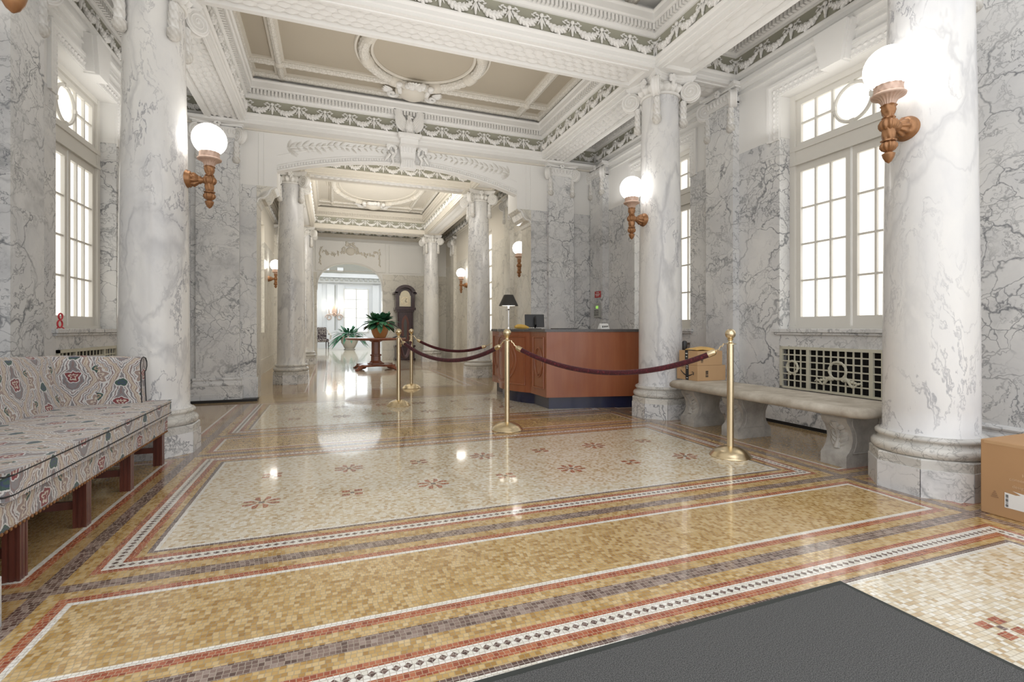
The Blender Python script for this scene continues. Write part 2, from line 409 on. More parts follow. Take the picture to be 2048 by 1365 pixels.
for y in (6.2,6.95):
    for i in range(-3,4): flower(HC+i*.517,y,i%2==0)
floor=struct(FL.build('floor',FM))

# ------------------------------------------------------------------ ornament generators
def swags(mb,p,u,n,count,pitch,mat,h=.205):
    """fruit garlands with drops and ribbons on a frieze: p = low left corner of the first unit"""
    p=Vector(p); u=Vector(u); n=Vector(n); z=Vector((0,0,1))
    for k in range(count+1):
        o=p+u*(k*pitch)
        # drop
        R=Matrix((u,n,z)).transposed()
        mb.ell(o+n*.018+z*(h*.44),(.019,.02,.055),mat,6,4,R=R); mb.ell(o+n*.02+z*(h*.19),(.012,.014,.028),mat,6,4,R=R)
        mb.ell(o+n*.02+z*(h*.78),(.024,.022,.022),mat,6,4,R=R)
        for sg in (-1,1):
            A=Matrix.Rotation(sg*.45,3,n); mb.ell(o+u*(sg*.020)+n*.014+z*(h*.52),(.008,.012,.060),mat,5,4,R=(A@R))
            for d,zz,an in ((.045,.80,.25),(.075,.86,-.5),(.095,.74,.5)):
                A=Matrix.Rotation(sg*an,3,n); mb.ell(o+u*(sg*d)+n*.008+z*(h*zz),(.026,.008,.010),mat,5,4,R=(A@R))
        if k==count: break
        K=11; pts=[];rad=[]
        for i in range(K):
            t=i/(K-1); x=.03+(pitch-.06)*t; sag=4*t*(1-t)
            pts.append(o+u*x+n*(.010+.014*sag)+z*(h*(.70-.48*sag))); rad.append((.014+.025*sag**1.2)*(1+(.14 if i%2 else -.10)))
        mb.tube(pts,[r*.7 for r in rad],6,mat,flat=n)
        for i in range(1,K-1):
            d=(pts[i+1]-pts[i-1]).normalized(); e=n.cross(d)
            for sg in (-1,1):
                R2=Matrix((d,e,n)).transposed()@Matrix.Rotation(sg*.7,3,'Z')
                mb.ell(pts[i]+e*(sg*rad[i]*.45)+n*.004,(rad[i]*.95,rad[i]*.42,rad[i]*.62),mat,6,4,R=R2)
            mb.ell(pts[i]+n*rad[i]*.5,(rad[i]*.5,rad[i]*.4,rad[i]*.5),mat,6,4)
def dentils(mb,x0,x1,y0,y1,mat,z0=4.385,z1=4.45,i0=.035,i1=.078,pitch=.0475,w=.030):
    n=int((x1-x0-2*i1)/pitch)
    for k in range(n+1):
        c=x0+i1+k*(x1-x0-2*i1)/n
        for a,b in ((y0+i0,y0+i1),(y1-i1,y1-i0)): mb.box(c-w/2,c+w/2,a,b,z0,z1,mat)
    n=int((y1-y0-2*i1)/pitch)
    for k in range(n+1):
        c=y0+i1+k*(y1-y0-2*i1)/n
        for a,b in ((x0+i0,x0+i1),(x1-i1,x1-i0)): mb.box(a,b,c-w/2,c+w/2,z0,z1,mat)
PROF=[(0,4.0,0),(0,4.035,0),(.012,4.042,0),(.012,4.085,0),(.03,4.105,0),(.03,4.12,0),(0,4.121,1),(0,4.33,0),(.015,4.335,0),(.015,4.355,0),(.035,4.375,0),(.035,4.45,0),(.085,4.452,0),(.085,4.462,0),(.10,4.472,0),(.10,4.545,0),(.12,4.56,0),(.12,4.575,0),(-.02,4.58,0),(-.02,4.70,0)]
nt=[0]
def trimname(): nt[0]+=1; return 'trim_%d'%nt[0]
def bay(x0,x1,y0,y1,label,sides='NSEW',dent=True,warm=False):
    mb=MB(); mb.rectloft(x0,x1,y0,y1,PROF)
    if dent: dentils(mb,x0,x1,y0,y1,0)
    def run(a,b,u,n):
        L=(Vector(b)-Vector(a)).length; c=max(1,round(L/.36)); swags(mb,a,u,n,c,L/c,2)
    if 'N' in sides: run((x0,y1,4.12),(x1,y1,4.12),(1,0,0),(0,-1,0))
    if 'S' in sides: run((x0,y0,4.12),(x1,y0,4.12),(1,0,0),(0,1,0))
    if 'W' in sides: run((x0,y0,4.12),(x0,y1,4.12),(0,1,0),(1,0,0))
    if 'E' in sides: run((x1,y0,4.12),(x1,y1,4.12),(0,1,0),(-1,0,0))
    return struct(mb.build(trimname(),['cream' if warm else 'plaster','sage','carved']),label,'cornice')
def rope(mb,a,b,z,r=.045,mat=1,pitch=.05):
    a=Vector((*a,z)); b=Vector((*b,z)); n=max(2,int((b-a).length/pitch)); pts=[];rad=[]
    for i in range(n+1):
        pts.append(a.lerp(b,i/n)); rad.append(r*(1.0 if i%2 else .86))
    mb.tube(pts,rad,8,mat)
def ceil_rect(x0,x1,y0,y1,z,mat,name='ceiling',ropes=(),wreath=None,label=None,margin=.02):
    mb=MB(); mb.add([(x0-margin,y0-margin,z),(x1+margin,y0-margin,z),(x1+margin,y1+margin,z),(x0-margin,y1+margin,z)],[(0,1,2,3)],0)
    for i in ropes:
        w=.075
        for (a,b) in (((x0,y0+i),(x1,y0+i)),((x0,y1-i),(x1,y1-i)),((x0+i,y0),(x0+i,y1)),((x1-i,y0),(x1-i,y1))):
            rope(mb,a,b,z-.035)
            if a[1]==b[1]: mb.box(a[0],b[0],a[1]-w,a[1]+w,z-.025,z+.0,2)
            else: mb.box(a[0]-w,a[0]+w,a[1],b[1],z-.027,z+.0,2)
        for cx in (x0+i,x1-i):
            for cy in (y0+i,y1-i): mb.ell((cx,cy,z-.05),(.062,.062,.05),2)
    if wreath:
        cx,cy,rx,ry,tr=wreath; N=96
        pts=[(cx+rx*math.cos(2*PI*k/N),cy+ry*math.sin(2*PI*k/N),z-.03) for k in range(N)]
        mb.tube(pts,[tr*(1 if k%2 else .85) for k in range(N)],10,1,closed=True)
        for rr in (1.13,.87):
            mb.tube([(cx+rx*rr*math.cos(2*PI*k/N),cy+ry*rr*math.sin(2*PI*k/N),z-.005) for k in range(N)],.022,6,2,closed=True)
        for k in range(8):
            a=2*PI*(k+.5)/8
            for da in (-.05,0,.05):
                b=a+da; mb.ell((cx+rx*math.cos(b),cy+ry*math.sin(b),z-.03),(tr*1.22,tr*1.22,tr*1.2),2,8,6)
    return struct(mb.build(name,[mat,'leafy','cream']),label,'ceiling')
def soffit(x0,x1,y0,y1,along,rows,z=4.0,warm=False,sparse=False):
    """underside of a beam with a sunk panel of laurel leaves"""
    mb=MB(); e=.085
    vs=[]
    for q,h in ((0,z),(e*.55,z),(e*.6,z-.012),(e*.9,z-.012),(e,z+.028)): vs+=[(x0+q,y0+q,h),(x1-q,y0+q,h),(x1-q,y1-q,h),(x0+q,y1-q,h)]
    mb.add(vs,[(4*j+k,4*j+(k+1)%4,4*j+4+(k+1)%4,4*j+4+k) for j in range(4) for k in range(4)],0)
    mb.add(vs[-4:],[(0,1,2,3)],1)
    a0,a1,b0,b1=(x0+e,x1-e,y0+e,y1-e) if along=='x' else (y0+e,y1-e,x0+e,x1-e)
    step=.115 if not sparse else .2; n=int((a1-a0)/step); mid=(a0+a1)/2
    for r in range(rows):
        for k in range(n):
            a=a0+(k+.5*(r%2)+.1)*(a1-a0)/n; b=b0+(r+.5)*(b1-b0)/rows; sg=1 if a<mid else -1
            d=(sg,.12*random.uniform(-1,1)); P=(a,b,z+.027)
            if along=='x': mb.leaf(P,(d[0],d[1],0),(0,0,-1),step*1.25,(b1-b0)/rows*1.02,.028,2)
            else: mb.leaf((P[1],P[0],P[2]),(d[1],d[0],0),(0,0,-1),step*1.25,(b1-b0)/rows*1.02,.028,2)
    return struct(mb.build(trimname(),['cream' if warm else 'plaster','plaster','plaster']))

# ------------------------------------------------------------------ ionic capital, columns, pilasters
def volute_mb(R=.112,T=.075):
    mb=MB(); rx=Matrix.Rotation(PI/2,4,'X')
    mb.lathe([(R*.90,-T/2),(R,-T/2+.008),(R*.93,-T/4),(R*.90,0),(R*.93,T/4),(R,T/2-.008),(R*.90,T/2)],28,0,rx)
    for sg in (-1,1):
        pts=[];rad=[]
        for k in range(60):
            t=k/59; a=t*2.6*2*PI; r=(R-.012)*(1-t)**.9+.008
            pts.append((sg*r*math.sin(a)*1,sg*(T/2+.001),r*math.cos(a))); rad.append(.011*(1-.55*t))
        mb.tube(pts,rad,6,0,flat=(0,1,0))
        mb.ell((0,sg*T/2,0),(.017,.012,.017),0,8,5)
    return mb
def festoon_mb():
    mb=MB(); pr=[(.030,.31),(.036,.29),(.032,.245),(.041,.225),(.035,.175),(.043,.155),(.037,.115),(.035,.10),(.046,.085),(.050,.055),(.045,.025),(.030,.006),(.008,0)]
    mb.lathe(pr,24,0,lob=lambda j,a:.13*math.sin(6*a+(PI if j%2 else 0)))
    return mb
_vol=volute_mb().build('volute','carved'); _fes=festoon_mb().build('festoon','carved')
def shared(proto,parent,M4):
    o=proto.copy(); C.objects.link(o); o.parent=parent; o.matrix_local=M4; return o
def capital(parent,r=.212,half=False,w=.23,d=.1):
    mb=MB(); zt=4.0
    if not half:
        # abacus with hollow sides
        pts=[]
        for s_ in range(4):
            for k in range(9):
                t=-1+2*k/8; x=.285; y=t*.285; bow=.085*(1-t*t)
                p=(x-bow,y) if abs(t)<1 else (x,y)
                a=s_*PI/2; pts.append((p[0]*math.cos(a)-p[1]*math.sin(a),p[0]*math.sin(a)+p[1]*math.cos(a)))
        def ring(sc,z): return [(x*sc,y*sc,z) for x,y in pts]
        rows=[ring(.80,3.915),ring(.93,3.93),ring(.95,3.952),ring(1.0,3.962),ring(1.0,3.985),ring(1.03,3.992),ring(1.03,4.0)]
        n=len(pts); vs=[p for q in rows for p in q]
        mb.add(vs,[(j*n+i,j*n+(i+1)%n,(j+1)*n+(i+1)%n,(j+1)*n+i) for j in range(6) for i in range(n)],0)
        mb.add(rows[0],[tuple(range(n))[::-1]],0)
        mb.lathe([(r+.006,3.765),(r+.022,3.775),(r+.022,3.79),(r+.006,3.80),(r+.03,3.83),(r+.045,3.86),(r+.03,3.885),(r-.01,3.925)],64,0,lob=lambda j,a:(.07*math.sin(16*a) if j in (4,5,6) else 0))
        for k in range(4):
            a=k*PI/2; c=(math.cos(a)*.225,math.sin(a)*.225,3.945)
            for q in range(5): mb.ell((c[0]+math.cos(a)*.01-math.sin(a)*.032*math.cos(q*1.257),c[1]+math.sin(a)*.01+math.cos(a)*.032*math.cos(q*1.257),c[2]+.032*math.sin(q*1.257)),(.024,.024,.026),0,7,5)
            mb.ell(c,(.03,.03,.03),0,7,5)
            mb.ell((math.cos(a)*.24,math.sin(a)*.24,3.885),(.022,.022,.05),0,7,5)
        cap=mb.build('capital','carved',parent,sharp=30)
        for k in range(4):
            a=PI/4+k*PI/2
            shared(_vol,cap,TR(.345*math.cos(a),.345*math.sin(a),3.81,a))
            shared(_fes,cap,TR(.262*math.cos(a),.262*math.sin(a),3.41,a))
    else:
        h=w+.06
        mb.box(-.01,d-.02,-h+.05,h-.05,3.915,3.94,0); mb.box(-.01,d+.01,-h+.02,h-.02,3.94,3.96,0)
        mb.prism([(-.01,-h),(d+.05,-h),(d+.0,-h*.5),(d-.015,0),(d+.0,h*.5),(d+.05,h),(-.01,h)],3.96,4.0,'z',0)
        mb.box(-.01,d+.012,-w,w,3.775,3.79,0); mb.box(-.01,d+.006,-w+.02,w-.02,3.79,3.92,0)
        for k in range(7): mb.ell((d+.01,-w+.06+k*(2*w-.12)/6,3.86),(.028,.024,.04),0,7,5)
        for q in range(6): mb.ell((d+.03,.028*math.cos(q*1.05),3.955+.028*math.sin(q*1.05)),(.02,.022,.022),0,6,4)
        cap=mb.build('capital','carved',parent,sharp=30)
        for sg in (-1,1):
            a=sg*PI/4
            shared(_vol,cap,TR(d+.005,sg*(w+.005),3.81,a)); shared(_fes,cap,TR(d-.0,sg*(w-.035),3.41,a))
    return cap
def make_column(loc,label,group=None):
    t=thing('column',label,'column',(*loc,0),0,group,'thing')
    mb=MB(); pr=[]
    for k in range(25):
        s_=k/24; z=.385+s_*3.39; pr.append((.252-.040*s_**1.7,z))
    pr=[(.268,.362),(.266,.372)]+pr
    mb.lathe(pr,56,0); mb.build('shaft','marble_col',t,sharp=50)
    b=MB(); b.lathe([(.29,.235),(.305,.242),(.316,.262),(.314,.285),(.300,.302),(.284,.306),(.276,.314),(.276,.326),(.283,.332),(.292,.338),(.294,.352),(.284,.364),(.262,.368)],56,0)
    b.build('moulded_base','marble_base',t,sharp=60)
    o=MB(); R=.31/math.cos(PI/8)
    for k in range(8):
        a0=PI/8+k*PI/4; a1=a0+PI/4-.012
        q=[(R*math.cos(a0),R*math.sin(a0)),(R*math.cos(a1),R*math.sin(a1)),(.1*math.cos(a1),.1*math.sin(a1)),(.1*math.cos(a0),.1*math.sin(a0))]
        o.prism(q,0,.172,'z',0)
    o.lathe([(R*.985,.172),(R*.985,.228),(R*.96,.236)],8,1,ph=PI/8,smooth=False)
    o.build('octagonal_plinth',['marble','marble_base'],t)
    capital(t); return t
col1=make_column((-1.39,4.95),'white marble column with scrolled capital at the far end of the floral sofa')
def col_copy(loc,label):
    c=copytree(col1); c.location=(*loc,0); c['label']=label; return c
col_copy((3.72,2.11),'big streaked marble column nearest the large floor box')
col_copy((3.72,4.95),'grey veined marble column standing between the desk and the stone bench')
col_copy((-1.39,2.11),'marble column at the near end of the floral sofa')
col_copy((-.70,10.33),'marble column just past the wide arch, left of the pedestal table')
col_copy((3.03,10.33),'marble column just past the wide arch, behind the left end of the reception desk')
col_copy((-.70,15.7),'distant marble column beside the left edge of the arched doorway')
col_copy((3.03,15.7),'distant marble column to the right of the tall clock')
def pilaster(x,y,rz,w=.23,d=.1,mat='marble',label=None,top=3.93):
    t=thing('pilaster',label,'pilaster',(x,y,0),rz,None,'structure')
    mb=MB()
    mb.box(-.02,d,-w,w,.34,1.95,0); mb.box(-.02,d,-w,w,1.951,top,0)
    e=.045
    mb.prism([(-.02,0),(d+.055,0),(d+.055,.115),(d+.05,.118),(d+.05,.225),(-.02,.225)],-w-.05,w+.05,'y',1)
    mb.prism([(-.02,.225),(d+.045,.225),(d+.05,.24),(d+.045,.265),(d+.03,.275),(d+.02,.285),(d+.018,.30),(d+.03,.31),(d+.033,.322),(d+.022,.335),(d+.003,.345),(-.02,.345)],-w-.035,w+.035,'y',1)
    mb.build('shaft',[mat,mat],t); capital(t,half=True,w=w,d=d); return t
# ------------------------------------------------------------------ first hall: walls
XR,XLW=4.64,-2.29
WIN=((3.41,.67),(6.18,.66))            # centre along the hall, half width
def slab_wall(mb,x0,x1,y0,y1,mw=0,mp=1,zt=4.0,md=3.15):
    """marble dado of big slabs under white plaster"""
    n=max(1,round(max(abs(x1-x0),abs(y1-y0))/.75)) if max(abs(x1-x0),abs(y1-y0))>1 else 1
    for k in range(n):
        if abs(x1-x0)>abs(y1-y0): a=(x0+(x1-x0)*k/n,x0+(x1-x0)*(k+1)/n-.002,y0,y1)
        else: a=(x0,x1,y0+(y1-y0)*k/n,y0+(y1-y0)*(k+1)/n-.002)
        mb.box(*a,0,.33,mw); mb.box(*a,.332,md-.19,mw); mb.box(*a,md-.188,md,mw)
    mb.box(x0,x1,y0,y1,md,zt,mp)
for side,xp,sg in (('right',XR,1),('left',XLW,-1)):
    mb=MB(); xa,xb=sorted((xp,xp+sg*.35))
    ys=[-1.0]+[v for c,h in WIN for v in (c-h,c+h)]+[8.56]
    for k in range(0,len(ys),2): slab_wall(mb,xa,xb,ys[k],ys[k+1])
    for c,h in WIN:
        mb.box(xa,xb,c-h,c+h,3.61,4.0,1)
        mb.box(xa,xb,c-h,c+h,.85,1.0,0); mb.box(xa,xb,c-h,c+h,0,.39,0)
        mb.box(xp+sg*.12,xp+sg*.35,c-h,c+h,.39,.85,0)
        # plaster upper reveals, fillets above the opening
    a,b=(xp-.05,xp) if sg>0 else (xp,xp+.05)
    mb.box(a,b,-1,8.1,3.955,4.0,1); a,b=(xp-.02,xp) if sg>0 else (xp,xp+.02); mb.box(a,b,-1,8.1,3.90,3.955,1); mb.box(a,b,-1,8.1,3.845,3.86,1)
    struct(mb.build('wall_'+side,['marble','plaster']))
    bb=MB(); prev=-1.0
    a,b=(xp-.028,xp+.01) if sg>0 else (xp-.01,xp+.028)
    bb.box(a,b,-1,8.1,.0,.20,0); a,b=(xp-.018,xp+.01) if sg>0 else (xp-.01,xp+.018); bb.box(a,b,-1,8.1,.20,.235,0)
    a,b=(xp-.034,xp+.01) if sg>0 else (xp-.01,xp+.034); bb.box(a,b,-1,8.1,0,.035,1)
    struct(bb.build('baseboard_'+side,['marble','blackstrip']))
    r='right' if side=='right' else 'left'
    for y in (2.08,4.88): pilaster(xp,y,PI if sg>0 else 0,.228,.095,'marble','marble pilaster on the %s wall %s the %s window'%(r,'before' if y<4 else 'between', 'near' ) if y<4 else 'marble pilaster on the %s wall between its two windows'%r)
    pilaster(xp,7.86,PI if sg>0 else 0,.225,.12,'marble','marble pilaster at the far end of the %s wall beside the wide arch'%r)
# ------------------------------------------------------------------ windows
def make_window(n,x,y,rz,h,label):
    t=thing('window_%d'%n,label,'window',(x,y,0),rz,None,'structure'); xp=-.21
    f=MB(); fr=.045
    f.box(xp-.03,xp+.061,-h+.001,-h+.065,1.031,3.609,0); f.box(xp-.03,xp+.061,h-.065,h-.001,1.031,3.609,0)
    f.box(xp-.03,xp+.059,-h+.064,h-.064,3.545,3.608,0); f.box(xp-.03,xp+.07,-h+.002,h-.002,1.03,1.07,0)
    f.box(xp-.03,xp+.05,-h+.064,h-.064,2.83,3.02,0); f.box(xp+.045,xp+.066,-h+.002,h-.002,2.985,3.03,0); f.box(xp+.045,xp+.07,-h+.002,h-.002,2.83,2.86,0)
    f.build('window_frame','paint',t)
    def glazed(name,y0,y1,z0,z1,st,rail,cols,rows,low=None):
        s=MB(); s.box(xp-.02,xp+.03,y0,y0+st,z0,z1); s.box(xp-.02,xp+.03,y1-st,y1,z0,z1)
        s.box(xp-.02,xp+.03,y0+st,y1-st,z1-rail,z1); s.box(xp-.02,xp+.03,y0+st,y1-st,z0,z0+(low or rail))
        a,b,c,d=y0+st,y1-st,z0+(low or rail),z1-rail
        for k in range(1,cols): q=a+(b-a)*k/cols; s.box(xp-.015,xp+.02,q-.010,q+.010,c-.001,d+.001)
        for k in range(1,rows): q=c+(d-c)*k/rows; s.box(xp-.0145,xp+.0185,a-.001,b+.001,q-.010,q+.010)
        o=s.build(name,'paint',t); p=MB(); p.box(xp-.012,xp-.006,a,b,c,d); p.build('pane','pane',o); return o
    glazed('sash',-h+.065,-.012,1.07,2.83,.045,.075,3,4,.10); glazed('sash',.012,h-.065,1.07,2.83,.045,.075,3,4,.10)
    s=MB(); y0,y1,z0,z1=-h+.065,h-.065,3.03,3.545
    s.box(xp-.02,xp+.03,y0,y0+.05,z0,z1); s.box(xp-.02,xp+.03,y1-.05,y1,z0,z1); s.box(xp-.02,xp+.0295,y0+.049,y1-.049,z1-.055,z1); s.box(xp-.02,xp+.0295,y0+.049,y1-.049,z0,z0+.045)
    for q in (-.39,-.205,.205,.39): s.box(xp-.015,xp+.02,q-.012,q+.012,z0+.04,z1-.05)
    zc=3.285
    for a,b in ((y0,-.205),(.205,y1)): s.box(xp-.0145,xp+.0185,a+.001,b-.001,zc-.011,zc+.011)
    s.tube([(xp+.006,.185*math.cos(2*PI*k/40),zc+.185*math.sin(2*PI*k/40)) for k in range(40)],.019,6,0,closed=True,flat=(1,0,0))
    for k in range(4):
        a=k*PI/2; s.box(xp-.01,xp+.028,.19*math.cos(a)-.022,.19*math.cos(a)+.022,zc+.19*math.sin(a)-.022,zc+.19*math.sin(a)+.022)
    o=s.build('transom_light','paint',t); p=MB(); p.box(xp-.012,xp-.006,y0+.04,y1-.04,z0+.03,z1-.03); p.build('pane','pane',o)
    # inner lining of the recess
    m=MB(); m.box(xp-.05,-.012,h-.004,h+.01,3.151,3.605); m.box(xp-.05,-.012,-h-.01,-h+.004,3.151,3.605); m.box(xp-.05,-.002,-h+.005,h-.005,3.603,3.615)
    m.build('reveal','plaster',t)
    # carved surround of leaves and beads
    c=MB(); W=.115
    for sg in (-1,1): c.box(-.005,.014,h+.002 if sg>0 else -h-W,h+W if sg>0 else -h-.002,3.12,3.61+W)
    c.box(-.005,.0139,-h-.001,h+.001,3.612,3.61+W-.001)
    def bead(a,b,nrm,out):
        a=Vector(a); b=Vector(b); L=(b-a).length; n=int(L/.034); d=(b-a).normalized()
        for k in range(n): c.ell(a+d*((k+.5)*L/n)+Vector(out)*.016,(.009,.011,.010),1,6,4)
        n2=int(L/.06)
        for k in range(n2): c.leaf(a+d*((k+.1)*L/n2)+Vector(out)*.062,d,(1,0,0),.062,.055,.014,1)
    for sg in (-1,1): bead((.012,sg*h,3.13),(.012,sg*h,3.7),0,(0,sg,0))
    bead((.012,-h,3.61),(.012,h,3.61),0,(0,0,1))
    c.box(-.005,.03,-h-W-.03,-h-W,3.12,3.63+W); c.box(-.005,.03,h+W,h+W+.03,3.12,3.63+W); c.box(-.005,.03,-h-W,h+W,3.61+W,3.64+W)
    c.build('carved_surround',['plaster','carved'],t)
    k=MB(); k.prism([(-.105,3.585),(.105,3.585),(.175,3.955),(-.175,3.955)],-.01,.12,'x'); k.prism([(-.125,3.60),(.125,3.60),(.20,3.955),(-.20,3.955)],-.01,.085,'x'); k.build('keystone','plaster',t,bevel=.008)
    s=MB(); s.box(-.20,.045,-h-.07,h+.07,1.0,1.04); s.box(-.20,.028,-h-.05,h+.05,.975,1.0); s.build('sill','marble',t,bevel=.006)
    return t
make_window(1,XR,WIN[0][0],PI,WIN[0][1],'tall white many-paned window above the radiator grille by the stone bench')
make_window(2,XR,WIN[1][0],PI,WIN[1][1],'tall window mostly hidden behind the column beside the desk')
make_window(3,XLW,WIN[1][0],0,WIN[1][1],'tall many-paned window on the left behind the floral sofa')
make_window(4,XLW,WIN[0][0],0,WIN[0][1],'tall window at the near end of the left wall')
# ------------------------------------------------------------------ radiator grilles
def make_grille(x,y,rz,h,label):
    t=thing('radiator_grille',label,'grille',(x,y,.40),rz); H=.45; n=MB()
    n.box(-.10,-.09,-h,h,0,H); n.build('dark_recess','dark',t)
    f=MB(); e=.03
    for a in ((-h,-h+e,0,H),(h-e,h,0,H),(-h,h,0,e*.7),(-h,h,H-e,H),(-.335,-.30,e*.71,H-e-.0005),(.30,.335,e*.71,H-e-.0005)): f.box(-.012,.016 if a[0] in(-h,h-e) else .0155,*a)
    f.build('frame','grille',t)
    l=MB()
    for a,b,c in ((-h+e,-.335,4),(-.30,.30,8),(.335,h-e,4)):
        for k in range(1,c): q=a+(b-a)*k/c; l.box(-.004,.006,q-.0065,q+.0065,.02,H-.02)
    for k in range(1,6): q=.02+(H-.04)*k/6; l.box(-.003,.005,-h+e,h-e,q-.0065,q+.0065)
    l.build('lattice','grille',t)
    for c,r in ((0,.085),(-.50,.065),(.50,.065)):
        w=MB(); N=28
        w.tube([(.012,c+r*math.cos(2*PI*k/N),.23+r*math.sin(2*PI*k/N)) for k in range(N)],[.014*(1 if k%2 else .7) for k in range(N)],6,0,closed=True,flat=(1,0,0))
        for sg in (-1,1):
            if c==0:
                pts=[(.012,c+sg*(.05+.19*k/10),.135+.03*math.sin(k*.9)-.004*k) for k in range(11)]; w.tube(pts,[.018-.0013*k for k in range(11)],6,0,flat=(1,0,0))
                for k in range(6): w.ell((.012,c+sg*(.05+.03*k),.15-.006*k),(.012,.02,.022-.002*k),0,6,4)
            else: w.ell((.012,c+sg*.03,.155),(.01,.022,.014),0,6,4)
        w.build('wreath','grille',t)
    return t
make_grille(XR,WIN[0][0],PI,.655,'cream lattice radiator grille with wreaths in the wall behind the stone bench')
make_grille(XLW,WIN[1][0],0,.65,'green-edged lattice radiator grille just showing above the sofa back')
# ------------------------------------------------------------------ arch wall
YA,YB=8.1,8.56; JX=2.18; AX=1.91
R_=(AX*AX+.32*.32)/.64
arc=lambda x: 3.70-R_+math.sqrt(R_*R_-x*x)
mb=MB()
for a,b in ((XLW-.3,-1.85),(-1.85,HC-JX),(HC+JX,4.2),(4.2,XR+.3)): slab_wall(mb,a,b,YA,YB)
def corb(sg):
    p=[(JX+.0005,2.86),(JX-.02,2.88),(JX-.035,2.93),(JX-.06,2.95),(JX-.11,2.955),(JX-.16,3.0),(JX-.185,3.06),(JX-.20,3.09),(JX-.235,3.11),(AX,3.14),(AX,3.15),(JX+.0005,3.15)]
    return [(HC+sg*a,b) for a,b in p]
for sg in (-1,1):
    mb.prism(corb(sg),YA+.001,YB-.001,'y',2); mb.box(*sorted((HC+sg*AX,HC+sg*(JX+.0005))),YA+.0005,YB-.0005,3.15,4.0,1)
    mb.box(*sorted((HC+sg*(JX-.004),HC+sg*(JX+.01))),YA+.003,YB-.003,0,2.857,2)
N=40; top=[]
xs=[-AX+2*AX*k/N for k in range(N+1)]
mb.prism([(HC+x,arc(x)) for x in xs]+[(HC+AX,4.0),(HC-AX,4.0)],YA,YA+.13,'y',1)
struct(mb.build('wall_back',['marble','plaster','marble_pale']))
bb=MB()
for a,b in ((XLW,HC-JX+.02),(HC+JX-.02,XR)): bb.box(a,b,YA-.03,YA+.01,0,.30,0); bb.box(a,b,YA-.022,YA+.01,.30,.335,0)
bb.box(XLW,HC-JX+.03,YA-.19,YA,0,.035,1); bb.box(HC+JX-.03,XR,YA-.19,YA,0,.035,1)
struct(bb.build('baseboard_back',['marble','blackstrip']))
pilaster(-1.50,YA,-PI/2,.27,.085,'marble','marble pilaster left of the wide arch, behind the globe lamp by the sofa')
pilaster(3.90,YA,-PI/2,.25,.085,'marble','marble pilaster right of the wide arch, behind the reception desk')
# mouldings and relief on the arch
tm=MB()
def along(off,zadd,r,mat,y):
    tm.tube([(HC+x,y,arc(x)+zadd) for x in xs],r,6,mat)
along(0,.012,.014,0,YA-.004); along(0,.085,.010,0,YA-.002); along(0,.235,.008,0,YA)
for k in range(96):
    x=-AX+2*AX*(k+.5)/96; tm.ell((HC+x,YA-.006,arc(x)+.048),(.017,.016,.024),1,6,4)
for sg in (-1,1):
    for q,r in ((JX-.03,.009),(JX-.10,.007)): tm.tube([(HC+sg*q,YA,3.16),(HC+sg*q,YA,3.92)],r,6,0)
    # scrolled bracket face, leaf branch in the spandrel
    for k in range(17):
        t=k/16; x=1.74-1.42*t; z=arc(x)+.12+(.20-.13*t)+.02*math.sin(k*1.1); L=.17-.09*t
        for s2 in (-1,1): tm.leaf((HC+sg*x,YA-.001,z),(-sg*math.cos(.75*s2+.05),0,math.sin(.75*s2)-.02),(0,-1,0),L*(.7 if k%2 else .9),L*.30,.013,1)
    tm.tube([(HC+sg*(1.78-1.5*k/20),YA-.004,arc(1.78-1.5*k/20)+.12+(.20-.13*k/20)) for k in range(21)],.008,5,1)
    for k in range(5): tm.leaf((HC+sg*1.76,YA-.001,arc(1.76)+.30),(sg*(-.3-.25*k),0,1.2-.55*k),(0,-1,0),.16,.055,.016,1)
    cp=[(JX-.02,2.88),(JX-.035,2.93),(JX-.06,2.95),(JX-.11,2.955),(JX-.16,3.0),(JX-.185,3.06),(JX-.20,3.09),(JX-.235,3.11),(AX,3.13)]
    tm.tube([(HC+sg*(a+.015),YA-.004,b+.02) for a,b in cp],.012,6,0)
    tm.leaf((HC+sg*(JX-.02),YA-.001,2.96),(-sg*1,0,.75),(0,-1,0),.22,.09,.03,1)
tm.box(XLW,XR,YA-.203,YA,3.972,4.012,0); tm.box(XLW,XR,YA-.03,YA+.001,3.945,3.973,2)
struct(tm.build(trimname(),['plaster','carved','cream']),'white relief of leafy branches and beading round the wide arch','moulding')
